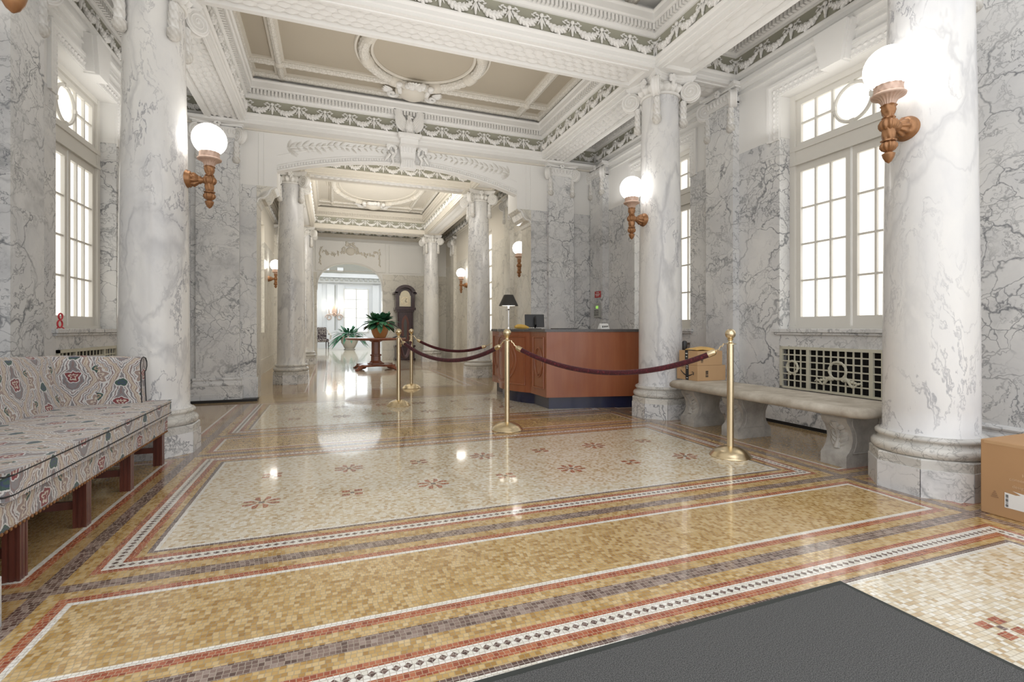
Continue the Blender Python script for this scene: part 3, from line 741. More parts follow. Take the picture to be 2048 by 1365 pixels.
# keystone with scrolls, and the eagle on it
t=thing('arch_keystone','carved keystone with knotted scrolls at the crown of the wide arch','keystone',(HC,YA,0),0,None,'thing')
k=MB()
k.prism([(-.10,3.66),(.10,3.66),(.135,4.02),(-.135,4.02)],-.13,.02,'y',0); k.box(-.14,.14,-.29,.0,3.94,4.02,0); k.prism([(-.13,3.60),(.13,3.60),(.09,3.74),(-.09,3.74)],-.16,-.02,'y',0)
k.box(-.165,.165,-.33,.02,4.02,4.045,0); k.box(-.18,.18,-.36,.02,4.045,4.085,0); k.box(-.165,.165,-.17,.02,3.985,4.02,0)
for q in range(6): k.box(-.12+q*.044,-.10+q*.044,-.145,-.12,3.86,3.98,0)
for q in range(5): k.box(-.085+q*.038,-.065+q*.038,-.175,-.155,3.61,3.72,0)
k.build('block','plaster',t,bevel=.004)
for sg in (-1,1):
    s=MB()
    for ang,rr in ((0,.075),(.5,.055)):
        s.tube([(sg*(.23+.075*math.cos(a*.35)*(1-a*.035)),-.05-.02*math.sin(a),3.90+.085*math.sin(a*.35+ang)*(1-a*.02)) for a in range(20)],[.030-.0009*a for a in range(20)],6,0)
    s.tube([(sg*.2,-.05,3.84),(sg*.24,-.045,3.77),(sg*.22,-.04,3.70),(sg*.27,-.03,3.65)],[.03,.026,.022,.012],6,0)
    s.tube([(sg*.27,-.05,3.83),(sg*.32,-.045,3.76),(sg*.35,-.04,3.72)],[.024,.022,.01],6,0)
    s.build('knotted_scroll','carved',t)
e=thing('eagle_ornament','white plaster eagle with raised wings perched on the arch keystone','ornament',(HC,YA-.285,4.085)); e.scale=(1.15,1,1.04)
b=MB(); b.lathe([(.02,0),(.05,.035),(.064,.09),(.060,.15),(.040,.20),(.030,.232),(.034,.258),(.027,.28),(.006,.292)],18,0,Matrix.Diagonal((1,.9,1,1)))
b.ell((.022,-.022,.255),(.026,.016,.011),0,8,5); b.ell((.044,-.026,.246),(.008,.008,.013),0,6,4)
for sg in (-1,1): b.ell((sg*.032,-.02,.03),(.022,.03,.05),0,8,5)
for q in range(16): b.leaf((random.uniform(-.035,.035),-.045,.07+.009*q),(0,-.1,-1),(0,-1,.1),.045,.024,.008,0)
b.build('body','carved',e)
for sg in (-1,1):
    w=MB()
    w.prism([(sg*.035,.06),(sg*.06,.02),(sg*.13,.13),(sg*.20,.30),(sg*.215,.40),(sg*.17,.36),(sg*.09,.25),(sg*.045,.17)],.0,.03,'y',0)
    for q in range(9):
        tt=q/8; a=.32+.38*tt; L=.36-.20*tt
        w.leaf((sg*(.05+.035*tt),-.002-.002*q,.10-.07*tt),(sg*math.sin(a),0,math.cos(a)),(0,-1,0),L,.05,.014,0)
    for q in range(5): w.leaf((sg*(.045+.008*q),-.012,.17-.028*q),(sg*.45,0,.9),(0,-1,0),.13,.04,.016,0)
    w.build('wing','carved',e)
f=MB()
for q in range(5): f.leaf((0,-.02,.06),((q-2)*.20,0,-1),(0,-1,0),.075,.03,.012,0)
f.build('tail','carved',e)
# ------------------------------------------------------------------ entablatures, beams, ceilings of the first hall
bay(-1.14,3.47,2.36,4.70,'swagged cornice of the near bay above the stanchions')
bay(-1.14,3.47,5.20,7.9,'swagged cornice of the bay before the wide arch')
bay(3.97,XR,2.36,4.70,'swagged cornice of the right aisle over the stone bench'); bay(3.97,XR,5.20,8.1,'swagged cornice of the right aisle over the desk')
bay(XLW,-1.64,2.36,4.70,'swagged cornice of the left aisle over the sofa'); bay(XLW,-1.64,5.20,8.1,'swagged cornice of the left aisle over the window')
ceil_rect(-1.14,3.47,2.36,4.70,4.70,'plaster',ropes=(.33,),label='white ceiling of the near bay')
ceil_rect(-1.14,3.47,5.20,7.9,4.70,'tan',ropes=(.085,.48),wreath=(HC+.02,6.62,.78,.80,.075),label='tan ceiling with an oval laurel wreath before the wide arch')
for a,b in ((3.97,XR),(XLW,-1.64)):
    for c,d in ((2.36,4.70),(5.20,8.1)): ceil_rect(a,b,c,d,4.70,'plaster',margin=.03)
soffit(-1.14,3.47,4.70,5.20,'x',4); 
for x0,x1 in ((3.47,3.97),(-1.64,-1.14)):
    soffit(x0,x1,2.36,4.70,'y',3,sparse=True); soffit(x0,x1,5.20,8.1,'y',4); soffit(x0,x1,-.6,1.86,'y',3,sparse=True)
soffit(3.97,XR,4.70,5.20,'x',3); soffit(XLW,-1.64,4.70,5.20,'x',3); soffit(-1.14,3.47,1.86,2.36,'x',4)
cb=MB()
for x in (-1.39,3.72):
    for y in (2.11,4.95): cb.box(x-.25,x+.25,y-.25,y+.25,3.9995,4.03)
struct(cb.build(trimname(),'plaster'))
# cartouche on the ceiling
def cartouche(cx,cy,z,s,label,mat='carved'):
    t=thing('ceiling_cartouche',label,'cartouche',(cx,cy,z),0,None,'thing')
    a=MB(); a.ell((0,0,-.035),(.20*s,.19*s,.105*s),0,20,10); a.tube([(.235*s*math.cos(q*.2244),.215*s*math.sin(q*.2244),-.02) for q in range(28)],.03*s,8,0,closed=True); a.build('shield','cream',t)
    for sg in (-1,1):
        b=MB()
        b.tube([(sg*(.30-.08*math.cos(q*.42)*(1-q/22)+.0)*s,(.07+.085*math.sin(q*.42)*(1-q/22))*s,-.05) for q in range(20)],[.034*s*(1-q/30) for q in range(20)],7,0)
        b.tube([(sg*(.19+.05*q/8)*s,(-.02-.20*q/8)*s,-.045-.02*math.sin(q)) for q in range(9)],.036*s,7,0)
        b.ell((sg*.23*s,-.25*s,-.05),(.05*s,.04*s,.04*s),0)
        for q in range(5): b.leaf((sg*.30*s,.02*s,-.02),(sg*1,(-.8+.4*q),0),(0,0,-1),.16*s,.06*s,.03,0)
        b.build('side_scroll','carved',t)
    c=MB()
    for q in range(14): c.ell(((random.uniform(-.13,.13))*s,(-.20-random.uniform(0,.11))*s,-.05),(.045*s,.04*s,.045*s),0,7,5)
    for q in range(7): c.leaf((0,-.18*s,-.04),((q-3)*.3,-1,0),(0,0,-1),.17*s,.07*s,.05,0)
    c.build('leafy_crest','carved',t)
cartouche(HC+.01,7.56,4.655,1.0,'large scrolled cartouche on the tan ceiling above the plaster eagle')
# ------------------------------------------------------------------ second hall and the far room
X2L,X2R=-1.5,3.8
for side,xp,sg in (('far_right',X2R,1),('far_left',X2L,-1)):
    mb=MB(); xa,xb=sorted((xp,xp+sg*.3)); c,h=12.55,.75
    for a,b in ((YB,c-h),(c+h,17.0)): slab_wall(mb,xa,xb,a,b,0,1,4.0,3.15)
    mb.box(xa,xb,c-h,c+h,3.55,4.0,1); mb.box(xa,xb,c-h,c+h,0,.95,0)
    a,b=(xp-.03,xp) if sg>0 else (xp,xp+.03); mb.box(a,b,YB,17,0,.30,0); mb.box(a,b,YB,17,.30,.33,0)
    struct(mb.build('wall_'+side,['marble_pale','cream']))
    t=thing('window_%d'%(5 if sg>0 else 6),'tall bright window beyond the arch, on the %s'%('right behind the desk lamp' if sg>0 else 'left behind a column'),'window',(xp,c,0),PI if sg>0 else 0,None,'structure')
    f=MB()
    for q in (-h,-.03,h-.06): f.box(-.15,-.09,q,q+.06,.951,3.549)
    for k in range(7): z=.95+2.54*k/6; f.box(-.149,-.092,-h+.001,h-.001,z,z+.045)
    f.build('window_frame','paint',t); p=MB(); p.box(-.13,-.125,-h,h,.95,3.55); p.build('pane','pane',t)
for x,rz,nm in ((X2R,PI,'right'),(X2L,0,'left')):
    for y in (10.4,15.7): pilaster(x,y,rz,.20,.09,'marble_pale','pale marble pilaster beyond the arch on the %s, %s'%(nm,'nearer the arch' if y<12 else 'near the end wall'))
NX0,NX1=-.45,2.78
bay(NX0,NX1,8.24,10.08,'swagged cornice just past the wide arch',sides='N',warm=True); bay(NX0,NX1,10.58,15.45,'long swagged cornice of the second hall',sides='NEW',warm=True); bay(NX0,NX1,15.95,17.0,'swagged cornice over the arched doorway',sides='N',warm=True)
bay(3.28,X2R,8.56,17.0,'narrow swagged cornice along the right side of the second hall',sides='EN',warm=True); bay(X2L,-.95,8.56,17.0,'narrow swagged cornice along the left side of the second hall',sides='WN',warm=True)
ceil_rect(NX0,NX1,8.24,10.08,4.70,'cream'); ceil_rect(NX0,NX1,10.58,15.45,4.70,'cream',ropes=(.12,.5),wreath=(HC,13.0,1.1,1.75,.07),label='pale ceiling with a long oval wreath past the arch'); ceil_rect(NX0,NX1,15.95,17.0,4.70,'cream')
ceil_rect(3.28,X2R,8.56,17,4.70,'cream'); ceil_rect(X2L,-.95,8.56,17,4.70,'cream')
for y0,y1 in ((10.08,10.58),(15.45,15.95)): soffit(NX0,NX1,y0,y1,'x',2,warm=True); soffit(2.78,3.28,y0,y1,'x',1,warm=True); soffit(-.95,-.45,y0,y1,'x',1,warm=True)
for x0,x1 in ((2.78,3.28),(-.95,-.45)):
    for y0,y1 in ((8.56,10.08),(10.58,15.45),(15.95,17.0)): soffit(x0,x1,y0,y1,'y',2,warm=True)
cartouche(HC,14.85,4.655,1.15,'small scrolled cartouche on the far ceiling past the wide arch')
# end wall with arched doorway
YE=17.0; DC,DH=.62,1.02
mb=MB()
for a,b in ((X2L-.3,DC-DH),(DC+DH,X2R+.3)): slab_wall(mb,a,b,YE,YE+.4,0,1,4.0,2.86)
K=30; pts=[]
for k in range(K+1):
    a=PI-PI*k/K; x=math.cos(a); pts.append((DC+DH*x,2.30+.90*abs(math.sin(a))**.72))
mb.prism(pts+[(DC+DH,4.0),(DC-DH,4.0)],YE,YE+.4,'y',1)
mb.box(X2L,DC-DH,YE-.03,YE,0,.32,0); mb.box(DC+DH,X2R,YE-.03,YE,0,.32,0)
struct(mb.build('wall_end',['marble_pale','plaster']))
tm=MB()
def rect(x0,x1,z0,z1,r=.014):
    for a,b in (((x0,z0),(x1,z0)),((x1,z0),(x1,z1)),((x1,z1),(x0,z1)),((x0,z1),(x0,z0))): tm.tube([(a[0],YE-.002,a[1]),(b[0],YE-.002,b[1])],r,5,0)
rect(1.85,2.95,2.92,3.85); rect(DC-1.06,DC+1.12,2.92-.0,3.9)
tm.tube([(x,YE-.004,z) for x,z in pts],.022,6,0)
for sg in (-1,1):
    for k in range(26):
        t_=k/25; x=.18+.72*t_; z=3.62-.16*math.sin(PI*t_); tm.leaf((DC+sg*x,YE-.002,z),(sg*random.uniform(-1,1),0,random.uniform(-1,1)),(0,-1,0),.10,.05,.03,1)
    for k in range(10): tm.leaf((DC+sg*.93,YE-.002,3.62-.05*k),(random.uniform(-.6,.6),0,-1),(0,-1,0),.09,.045,.03,1)
    tm.tube([(DC+sg*(.20+.04*math.cos(a*.4)),YE-.02,3.60+.10*math.sin(a*.4)) for a in range(14)],.025,6,1)
tm.ell((DC,YE-.01,3.58),(.15,.05,.14),1,14,8)
for k in range(14): tm.ell((DC+random.uniform(-.14,.14),YE-.03,3.78+random.uniform(-.05,.09)),(.04,.03,.04),1,6,4)
struct(tm.build(trimname(),['plaster','cream']),'carved garland relief over the distant arched doorway','moulding')
# far room
fx0,fx1,fy=-5.5,7.5,28.5
mb=MB(); mb.box(fx0,fx1,fy,fy+.3,0,4.6); mb.box(fx0-.3,fx0,17.4,fy,0,4.6); mb.box(fx1,fx1+.3,17.4,fy,0,4.6)
mb.box(fx0,X2L-.3,17.1,17.4,0,4.6); mb.box(X2R+.3,fx1,17.1,17.4,0,4.6)
struct(mb.build('wall_far_room','plaster_cool'))
mb=MB(); mb.box(fx0,fx1,17.4,fy,4.6,4.7); struct(mb.build('ceiling','plaster_cool'))
tm=MB(); tm.box(fx0,fx1,fy-.10,fy,0,.25,0); tm.box(fx0,fx1,fy-.06,fy,.25,.95,0)
tm.box(fx0,fx1,fy-.25,fy,3.55,3.62,0); tm.box(fx0,fx1,fy-.42,fy,3.80,4.02,0); tm.box(fx0,fx1,fy-.30,fy,3.62,3.80,0)
n=0
for k in range(52): x=fx0+.25*k; tm.box(x,x+.15,fy-.40,fy-.25,3.64,3.78,1)
for x in (-.62,.02,.42,2.25,2.7):
    tm.box(x-.19 if x<.3 else x-.05,x+.19 if x<.3 else x+.3,fy-.09,fy,.25,3.45,0)
for x in (-.35,.35,2.3): tm.box(x-.0,x+.3,fy-.6,fy-.2,4.1,4.55,0)
tm.prism([(fy,4.02),(fy-.42,4.02),(fy-.75,4.55),(fy-.75,4.6),(fy,4.6)],fx0,fx1,'x',1)
tm.box(.14,.27,fy-.05,fy,.3,3.4,1)
struct(tm.build(trimname(),['plaster_cool','greydev']),'white panelled far wall with dentil cornice seen through the doorway','moulding')
t=thing('window_7','bright two-light window at the very end seen through the doorway','window',(1.34,fy,0),0,None,'structure')
f=MB()
for a in (-.66,-.035,.59): f.box(a,a+.07,-.13,-.03,.85,3.25)
for z in (.85,1.62,2.12,2.62,3.18): f.box(-.66,.66,-.12,-.04,z,z+.045)
f.build('window_frame','paint',t); p=MB(); p.box(-.6,.6,-.07,-.06,.85,3.22); p.build('pane','pane_blue',t)
# ------------------------------------------------------------------ globe wall lamps
def make_sconce(loc,rz,label):
    t=thing('globe_sconce',label,'wall lamp',loc,rz,'globe wall lamps')
    RY=Matrix.Rotation(PI/2,4,'Y')
    m=MB(); m.lathe([(.078,-.02),(.078,.012),(.070,.022),(.072,.032),(.060,.042),(.052,.048),(.058,.062),(.045,.080),(.030,.10)],72,0,RY,lob=lambda j,a:(.10*math.sin(9*a) if j>=5 else 0)); m.build('mounting_plate','bronze',t,sharp=75)
    a=MB(); a.lathe([(.030,.09),(.036,.105),(.024,.12),(.022,.15),(.03,.165)],72,0,RY); a.build('arm','bronze',t,sharp=75)
    s=MB(); T=TR(.175,0,0)
    flut=lambda j,a:.09*math.sin(10*a)
    s.lathe([(.004,-.240),(.018,-.228),(.030,-.205),(.034,-.19),(.036,-.182),(.020,-.172),(.016,-.165)],72,0,T)
    s.lathe([(.018,-.168),(.034,-.158),(.045,-.14),(.044,-.122),(.032,-.108),(.028,-.104)],72,0,T,lob=flut)
    s.lathe([(.040,-.105),(.042,-.096),(.030,-.088),(.034,-.078),(.038,-.05),(.034,-.032),(.038,-.026),(.040,-.018),(.028,-.012)],72,0,T,lob=lambda j,a:.07*math.sin(6*a+j))
    s.lathe([(.028,-.036),(.042,-.026),(.051,-.008),(.051,.012),(.042,.030),(.030,.04)],72,0,T,lob=flut)
    s.lathe([(.030,.04),(.036,.046),(.030,.054),(.027,.06),(.036,.075),(.041,.098),(.036,.112),(.044,.122),(.034,.130)],72,0,T,lob=lambda j,a:.08*math.sin(6*a+j))
    s.build('stem','bronze',t,sharp=75)
    c=MB(); c.lathe([(.036,.126),(.042,.145),(.055,.163),(.080,.176),(.092,.18),(.095,.19),(.088,.196),(.070,.198)],80,0,T,lob=lambda j,a:(.06*math.sin(20*a) if j<4 else 0)); c.build('cup','bronze_lit',t,sharp=75)
    r=MB(); r.lathe([(.076,.196),(.080,.205),(.076,.238),(.081,.246),(.074,.248)],80,0,T,lob=lambda j,a:.03*math.sin(14*a+j*2)); r.build('gallery_ring','bronze_lit',t,sharp=75)
    g=MB(); g.ell((.175,0,.360),(.136,.136,.136),0,36,20); g.build('globe','globe',t)
    return t
sc=make_sconce((-1.39+.226,4.95,2.33),0,'globe lamp on the column at the far end of the sofa')
for loc,rz,l in (((3.72-.226,2.11,2.33),PI,'largest globe lamp, on the big streaked column by the floor box'),
                 ((3.72-.226,4.95,2.33),PI,'globe lamp on the column between desk and stone bench'),
                 ((-1.39+.226,2.11,2.33),0,'wall lamp at the top left corner, only its brown finial tip in view'),
                 ((X2R,9.42,2.33),PI,'globe lamp above the black desk lamp, past the right side of the arch'),
                 ((X2R,14.2,2.33),PI,'small distant globe lamp between the two columns right of the tall clock'),
                 ((X2L,14.1,2.33),0,'small distant globe lamp on the left, beside the first column past the arch')):
    c=copytree(sc); c.location=loc; c.rotation_euler=(0,0,rz); c['label']=l
# ------------------------------------------------------------------ stanchions and velvet ropes
def make_stanchion(x,y,label):
    t=thing('stanchion',label,'stanchion',(x,y,0),0,'brass rope stanchions')
    b=MB(); b.lathe([(.160,0),(.163,.004),(.160,.010),(.153,.014),(.143,.030),(.125,.047),(.098,.062),(.066,.073),(.040,.079),(.028,.081)],48,0); b.build('base','brass',t)
    p=MB(); p.lathe([(.0265,.06),(.0265,.915)],28,0); p.build('pole','brass',t)
    r=MB(); r.lathe([(.012,.914),(.046,.914),(.046,.919),(.03,.922),(.018,.93),(.014,.942),(.022,.95),(.026,.957),(.014,.962)],28,0); r.build('rope_ring','brass',t)
    f=MB(); f.ell((0,0,.998),(.041,.041,.042),0,28,16); f.build('ball_finial','brass',t)
    return t
SP=[(3.07,3.17),(1.71,4.79),(.868,6.80),(1.335,8.74)]
s0=make_stanchion(*SP[0],'brass stanchion nearest the camera, in front of the stone bench')
for p,l in zip(SP[1:],('brass stanchion in front of the reception desk','brass stanchion in front of the pedestal table','farthest brass stanchion, in line with the tall clock')):
    c=copytree(s0); c.location=(*p,0); c['label']=l
def make_rope(a,b,za,zb,low,label,ra=.05,rb=.05):
    a=Vector((*a,za)); b=Vector((*b,zb)); d=(b-a); d.z=0; L=d.length; u=d.normalized()
    t=thing('velvet_rope',label,'rope barrier',tuple((a+b)/2),0,'velvet barrier ropes'); o=(a+b)/2
    def P(s):
        p=a.lerp(b,s); base=p.z; mid=(za+zb)/2
        return p+Vector((0,0,-(mid-low)*(4*s*(1-s))**.92))-o
    N=40; s0,s1=(.16/L if L>.5 else .05)+.0,1-(.16/L)
    pts=[P(s0+(s1-s0)*k/N) for k in range(N+1)]
    m=MB(); m.tube(pts,.0235,12,0); m.build('velvet_sleeve','velvet',t)
    for e,ring,sg in ((pts[0],a-o+u*ra,1),(pts[-1],b-o-u*rb,-1)):
        dirv=(e-(pts[1] if sg>0 else pts[-2])).normalized()
        q=MB(); q.tube([e-dirv*.012,e+dirv*.035,e+dirv*.05,e+dirv*.058],[.026,.026,.021,.010],14,0); 
        p0=e+dirv*.055
        q.tube([p0.lerp(ring,k/6)+Vector((0,0,.008*math.sin(k*2.2))) for k in range(7)],.0055,6,0)
        q.build('brass_end','brass',t)
    return t
make_rope(SP[0],SP[1],.915,.915,.635,'dark red velvet rope sagging across the front of the reception desk')
make_rope(SP[1],SP[2],.915,.915,.665,'dark red velvet rope running back from the desk stanchion to the table stanchion')
make_rope(SP[2],SP[3],.915,.915,.60,'short looking dark red velvet rope seen end on between the two far stanchions')
make_rope(SP[3],(2.56,7.93),.915,.80,.66,'thin far velvet rope reaching the far end of the reception desk',rb=.0)
# ------------------------------------------------------------------ floral sofa
t=thing('sofa','long camel-back sofa in grey, cream and red flame-stitch fabric on fluted wooden legs','sofa',(-1.6,3.5,0))
Y0,Y1=-1.06,1.06
a=MB(); a.box(-.38,.41,Y0,Y1,.235,.375); a.build('seat_base','fabric',t,uv=True,bevel=.025)
c=MB(); c.prism([(-.22,Y0+.13),(.20,Y0+.13),(.24,Y0+.02),(.44,Y0+.005),(.44,Y1-.005),(.24,Y1-.02),(.20,Y1-.13),(-.22,Y1-.13)],.372,.485,'z'); cu=c.build('seat_cushion','fabric',t,uv=True,bevel=.045)
pp=MB(); 
for z in (.39,.468): pp.tube([(.20,Y1-.13,z),(.24,Y1-.02,z),(.425,Y1-.01,z),(.438,Y1-.04,z),(.442,0,z),(.438,Y0+.04,z),(.425,Y0+.01,z),(.24,Y0+.02,z)],.0035,6)
pp.build('piping','ink',cu)
b=MB(); N=24; rows=[]
for k in range(N+1):
    y=Y0+.02+(Y1-Y0-.04)*k/N; s_=abs(y)/(Y1-.02); top=.875-.03*(1-math.cos(min(1,s_*1.0)*PI))*.5-(.0)
    rows.append([(-.16,y,.37),(-.20,y,.55),(-.255,y,top-.06),(-.27,y,top-.02),(-.30,y,top),(-.345,y,top-.005),(-.375,y,top-.03),(-.385,y,top-.10),(-.39,y,.25)])
vs=[p for r in rows for p in r]; n=9
b.add(vs,[(k*n+i,k*n+i+1,(k+1)*n+i+1,(k+1)*n+i) for k in range(N) for i in range(n-1)],0,True)
b.add(rows[0],[tuple(range(n))],0); b.add(rows[-1],[tuple(range(n))[::-1]],0); b.build('back','fabric',t,uv=True,sharp=60)
for sg in (-1,1):
    m=MB(); rows=[]
    for k in range(15):
        q=k/14; x=-.30+.56*q; drop=.020*q**2; top=.845-drop; yi=sg*(Y1-.135); yo=sg*(Y1-.03)
        prof=[(yi,.37),(yi+sg*.012,.55),(yi+sg*.02,.70),(yi+sg*.012,top-.07),(yi+sg*.015,top-.035),(yi+sg*.04,top-.008),(yi+sg*.075,top),(yi+sg*.12,top-.01),(yi+sg*.148,top-.04),(yi+sg*.150,top-.075),(yi+sg*.128,top-.105),(yo-sg*.0,top-.115),(yo,.55),(yo,.25)]
        bulge=.10*max(0,(.55-0))*0
        rows.append([(x+(.05*(1-min(1,abs((z-.60)/.25))) if q>.99 else 0)*0,y,z) for y,z in prof])
    n=14; vs=[p for r in rows for p in r]
    m.add(vs,[(k*n+i,k*n+i+1,(k+1)*n+i+1,(k+1)*n+i) for k in range(14) for i in range(n-1)],0,True)
    f=[(x+.0+.045*max(0,(.62-z))*1.6,y,z) for x,y,z in rows[-1]]
    m.add(rows[-1]+f,[(i,i+1,n+i+1,n+i) for i in range(n-1)],0,True); m.add(f,[tuple(range(n))],0); m.add(rows[0],[tuple(range(n))[::-1]],0)
    ar=m.build('arm','fabric',t,uv=True,sharp=50)
    w=MB(); w.tube([(p[0]+.004,p[1],p[2]) for p in f],.0035,6); w.build('piping','ink',ar)
nl=MB()
for k in range(70): nl.ell((.408,Y0+.03+k*(Y1-Y0-.06)/69,.243),(.006,.008,.008),0,6,4)
nl.build('nailhead_trim','bronze',t)
def fl_leg(x,y,h=.245):
    m=MB(); w=.029; g_=.006; P=[]
    for k in range(4):
        for (u_) in (-1,-.72,-.72,-.30,-.30,.30,.30,.72,.72): pass
        seq=[(-1,0),(-.62,0),(-.55,1),(-.30,1),(-.22,0),(.22,0),(.30,1),(.55,1),(.62,0)]
        for u_,d in seq:
            px,py=w*u_,-(w-d*g_); c_,s_=math.cos(k*PI/2),math.sin(k*PI/2); P.append((x+px*c_-py*s_,y+px*s_+py*c_))
    m.prism(P,0,h,'z'); return m
LY=[-.865,-.275,.335,.965]
for y in LY: fl_leg(.372,y).build('leg','mahog',t)
for y in LY: m=MB(); m.box(-.37,-.32,y-.025,y+.025,0,.245); m.build('leg','mahog',t)
for y in LY: m=MB(); m.box(-.32,.345,y-.011,y+.011,.095,.135); m.build('stretcher','mahog',t)
m=MB(); m.box(.0,.03,LY[0],LY[-1],.098,.132); m.build('stretcher','mahog',t)
# ------------------------------------------------------------------ stone bench with boxes
t=thing('stone_bench','long weathered stone bench on scroll legs below the radiator grille','bench',(3.80,3.5,0))
m=MB(); q=.07
def plan(e): 
    x0,x1,y0,y1=-.31+e,.29-e,-1.10+e,1.05-e
    return [(x0+q,y0),(x1-q,y0),(x1,y0+q),(x1,y1-q),(x1-q,y1),(x0+q,y1),(x0,y1-q),(x0,y0+q)]
rows=[(.035,.392),(.012,.400),(.0,.418),(.0,.445),(.012,.462),(.035,.47)]
vs=[(x,y,z) for e,z in rows for x,y in plan(e)]
m.add(vs,[(j*8+i,j*8+(i+1)%8,(j+1)*8+(i+1)%8,(j+1)*8+i) for j in range(5) for i in range(8)],0,True); m.add(vs[:8],[tuple(range(8))[::-1]]); m.add(vs[-8:],[tuple(range(8))])
m.build('seat_slab','stone',t,sharp=60)
def bench_leg(y0,y1):
    m=MB()
    half=[(.205,0),(.205,.085),(.195,.10),(.175,.115),(.150,.15),(.135,.20),(.140,.25),(.165,.30),(.195,.335),(.205,.365),(.195,.39)]
    P=half+[(-a,b) for a,b in half[::-1]]
    m.prism(P,y0,y1,'y',0)
    Q=[(a*.72,.12+(b-.12)*.9) for a,b in half[2:]]; Q=Q+[(-a,b) for a,b in Q[::-1]]
    for yy in (y0-.001,y1+.001): m.tube([(a,yy,b) for a,b in Q],.006,6,0,closed=True)
    for sg in (-1,1):
        for k in range(7):
            z=.13+.035*k; xs_=.15 if z<.27 else .175
            for s2 in (-1,1): m.leaf((sg*(xs_-.01),(y0+y1)/2,z),(0,s2*.9,.8),(sg,0,0),.095,.05,.03,0)
        m.tube([(sg*.19,(y0+y1)/2,.34-.02*0),(sg*.16,(y0+y1)/2,.27),(sg*.145,(y0+y1)/2,.20),(sg*.165,(y0+y1)/2,.13)],[.03,.02,.016,.025],7,0)
    m.build('scroll_leg','stoneleg',t,bevel=.006)
for y in (2.58,3.62,4.22): bench_leg(y-3.5,y-3.5+.205)
def barcode(par,x0,x1,y,z0,z1,axis='y'):
    m=MB(); n=9
    for k in range(n):
        a=z0+(z1-z0)*k/n; m.box(x0,x1,y-.0008,y,a,a+(z1-z0)/n*random.choice((.4,.6,.8)))
    m.build('printed_barcode','ink',par)
t=thing('cardboard_box','tan shipping box with black tape and curved arrow, on the stone bench under another box','box',(3.735,4.325,.47))
m=MB(); m.box(0,.385,0,.34,0,.168); m.build('carton','card2',t,bevel=.003)
tp=MB(); tp.box(-.0012,0,.14,.19,0,.168); tp.build('tape_strip','ink',t)
ar=MB(); pts=[(-.002,.27-.21*k/16,.105-.055*math.sin(PI*(k/16)**.9*.86)) for k in range(17)]; ar.tube(pts,[.002+.0055*math.sin(PI*min(1,(k+1)/17)) for k in range(17)],6,0,flat=(1,0,0)); ar.tube([(-.002,.085,.095),(-.002,.06,.092),(-.002,.062,.062)],.004,6,0); ar.build('curved_arrow_print','ink',t)
barcode(t,.11,.145,-.0005,.04,.115)
sm=MB()
for z,w in ((.02,.012),(.15,.014),(.128,.010)): sm.box(-.0018,-.0012,.165-w,.165+w,z,z+.008)
sm.build('tape_print','white',t)
lt=MB()
for k in range(3): lt.tube([(-.001,.255-.025*k+.008*math.cos(a*.6),.137+.012*math.sin(a*.6)) for a in range(8)],.0018,4,0)
lt.build('printed_marks','ink',t)
t=thing('cardboard_box','upper tan shipping box with vertical black tape, stacked on the other box on the bench','box',(3.735,4.325,.639))
m=MB(); m.box(0,.34,.0,.30,0,.158); m.build('carton','card2',t,bevel=.003)
tp=MB(); tp.box(-.0012,0,.15,.20,0,.158); tp.box(-.001,.2,.15,.20,.158,.1592); tp.build('tape_strip','ink',t)
barcode(t,.045,.075,-.0005,.03,.10)
sm=MB()
for z,w in ((.02,.01),(.05,.014),(.085,.012),(.12,.016)): sm.box(-.0018,-.0012,.175-w,.175+w,z,z+.010)
sm.build('tape_print','white',t)
m=MB(); n=10; vs=[]
for j in range(n+1):
    for i in range(n+1):
        u_,v_=i/n,j/n; e=min(u_,1-u_,v_,1-v_); vs.append((.27*u_,.22*v_,.006+.03*min(1,e*4)**.6+.006*math.sin(u_*7+v_*4)))
m.add(vs,[(j*(n+1)+i,j*(n+1)+i+1,(j+1)*(n+1)+i+1,(j+1)*(n+1)+i) for j in range(n) for i in range(n)],0,True)
m.add([(x,y,0) for x,y,z in vs],[(j*(n+1)+i,j*(n+1)+i+1,(j+1)*(n+1)+i+1,(j+1)*(n+1)+i) for j in range(n) for i in range(n)],0,True)
o=tag(m.build('padded_envelope','mailer',loc=(3.75,4.35,.7985),sharp=70),'yellow padded mailer lying on the upper box on the bench','envelope')
m=MB(); m.lathe([(.026,0),(.028,.005),(.028,.085),(.022,.10),(.010,.106)],18,0); tag(m.build('black_bottle','black',loc=(3.79,4.60,.7985)),'small dark rounded object standing behind the yellow mailer','bottle')
# ------------------------------------------------------------------ big floor box, mat
M['smudge']=plain('faded_smudge',(.33,.19,.10),.8,.05)
t=thing('cardboard_box','large brown cardboard box with pale printing on the floor at the right edge','box',(3.475,1.10,0))
m=MB(); m.box(0,.56,0,.616,0,.414); m.build('carton','card',t,bevel=.006)
fp=MB(); fp.box(-.001,.55,.30,.312,.4142,.4152); fp.box(-.0012,-.0002,.004,.60,.395,.412); fp.build('torn_tape','card2',t)
lab=MB(); lab.add([(-.0012,.508,.060),(-.0012,.508,.143),(-.0012,.46,.138),(-.0012,.44,.143),(-.0012,.455,.150),(-.0012,.475,.158),(-.0012,.43,.152),(-.0012,.30,.16),(-.0012,.20,.15),(-.0012,.20,.06)],[tuple(range(10))]); lab.build('white_label','white',t)
barcode_y=MB()
for k in range(12): barcode_y.box(-.0022,-.0014,.492,.503,.066+.0058*k,.066+.0058*k+random.choice((.002,.004)))
barcode_y.build('printed_barcode','ink',t)
sm=MB()
for k in range(4): sm.box(-.0013,-.0007,.535+.004*k,.568-.004*k,.10+.010*k,.107+.010*k)
sm.build('faded_print','smudge',t)
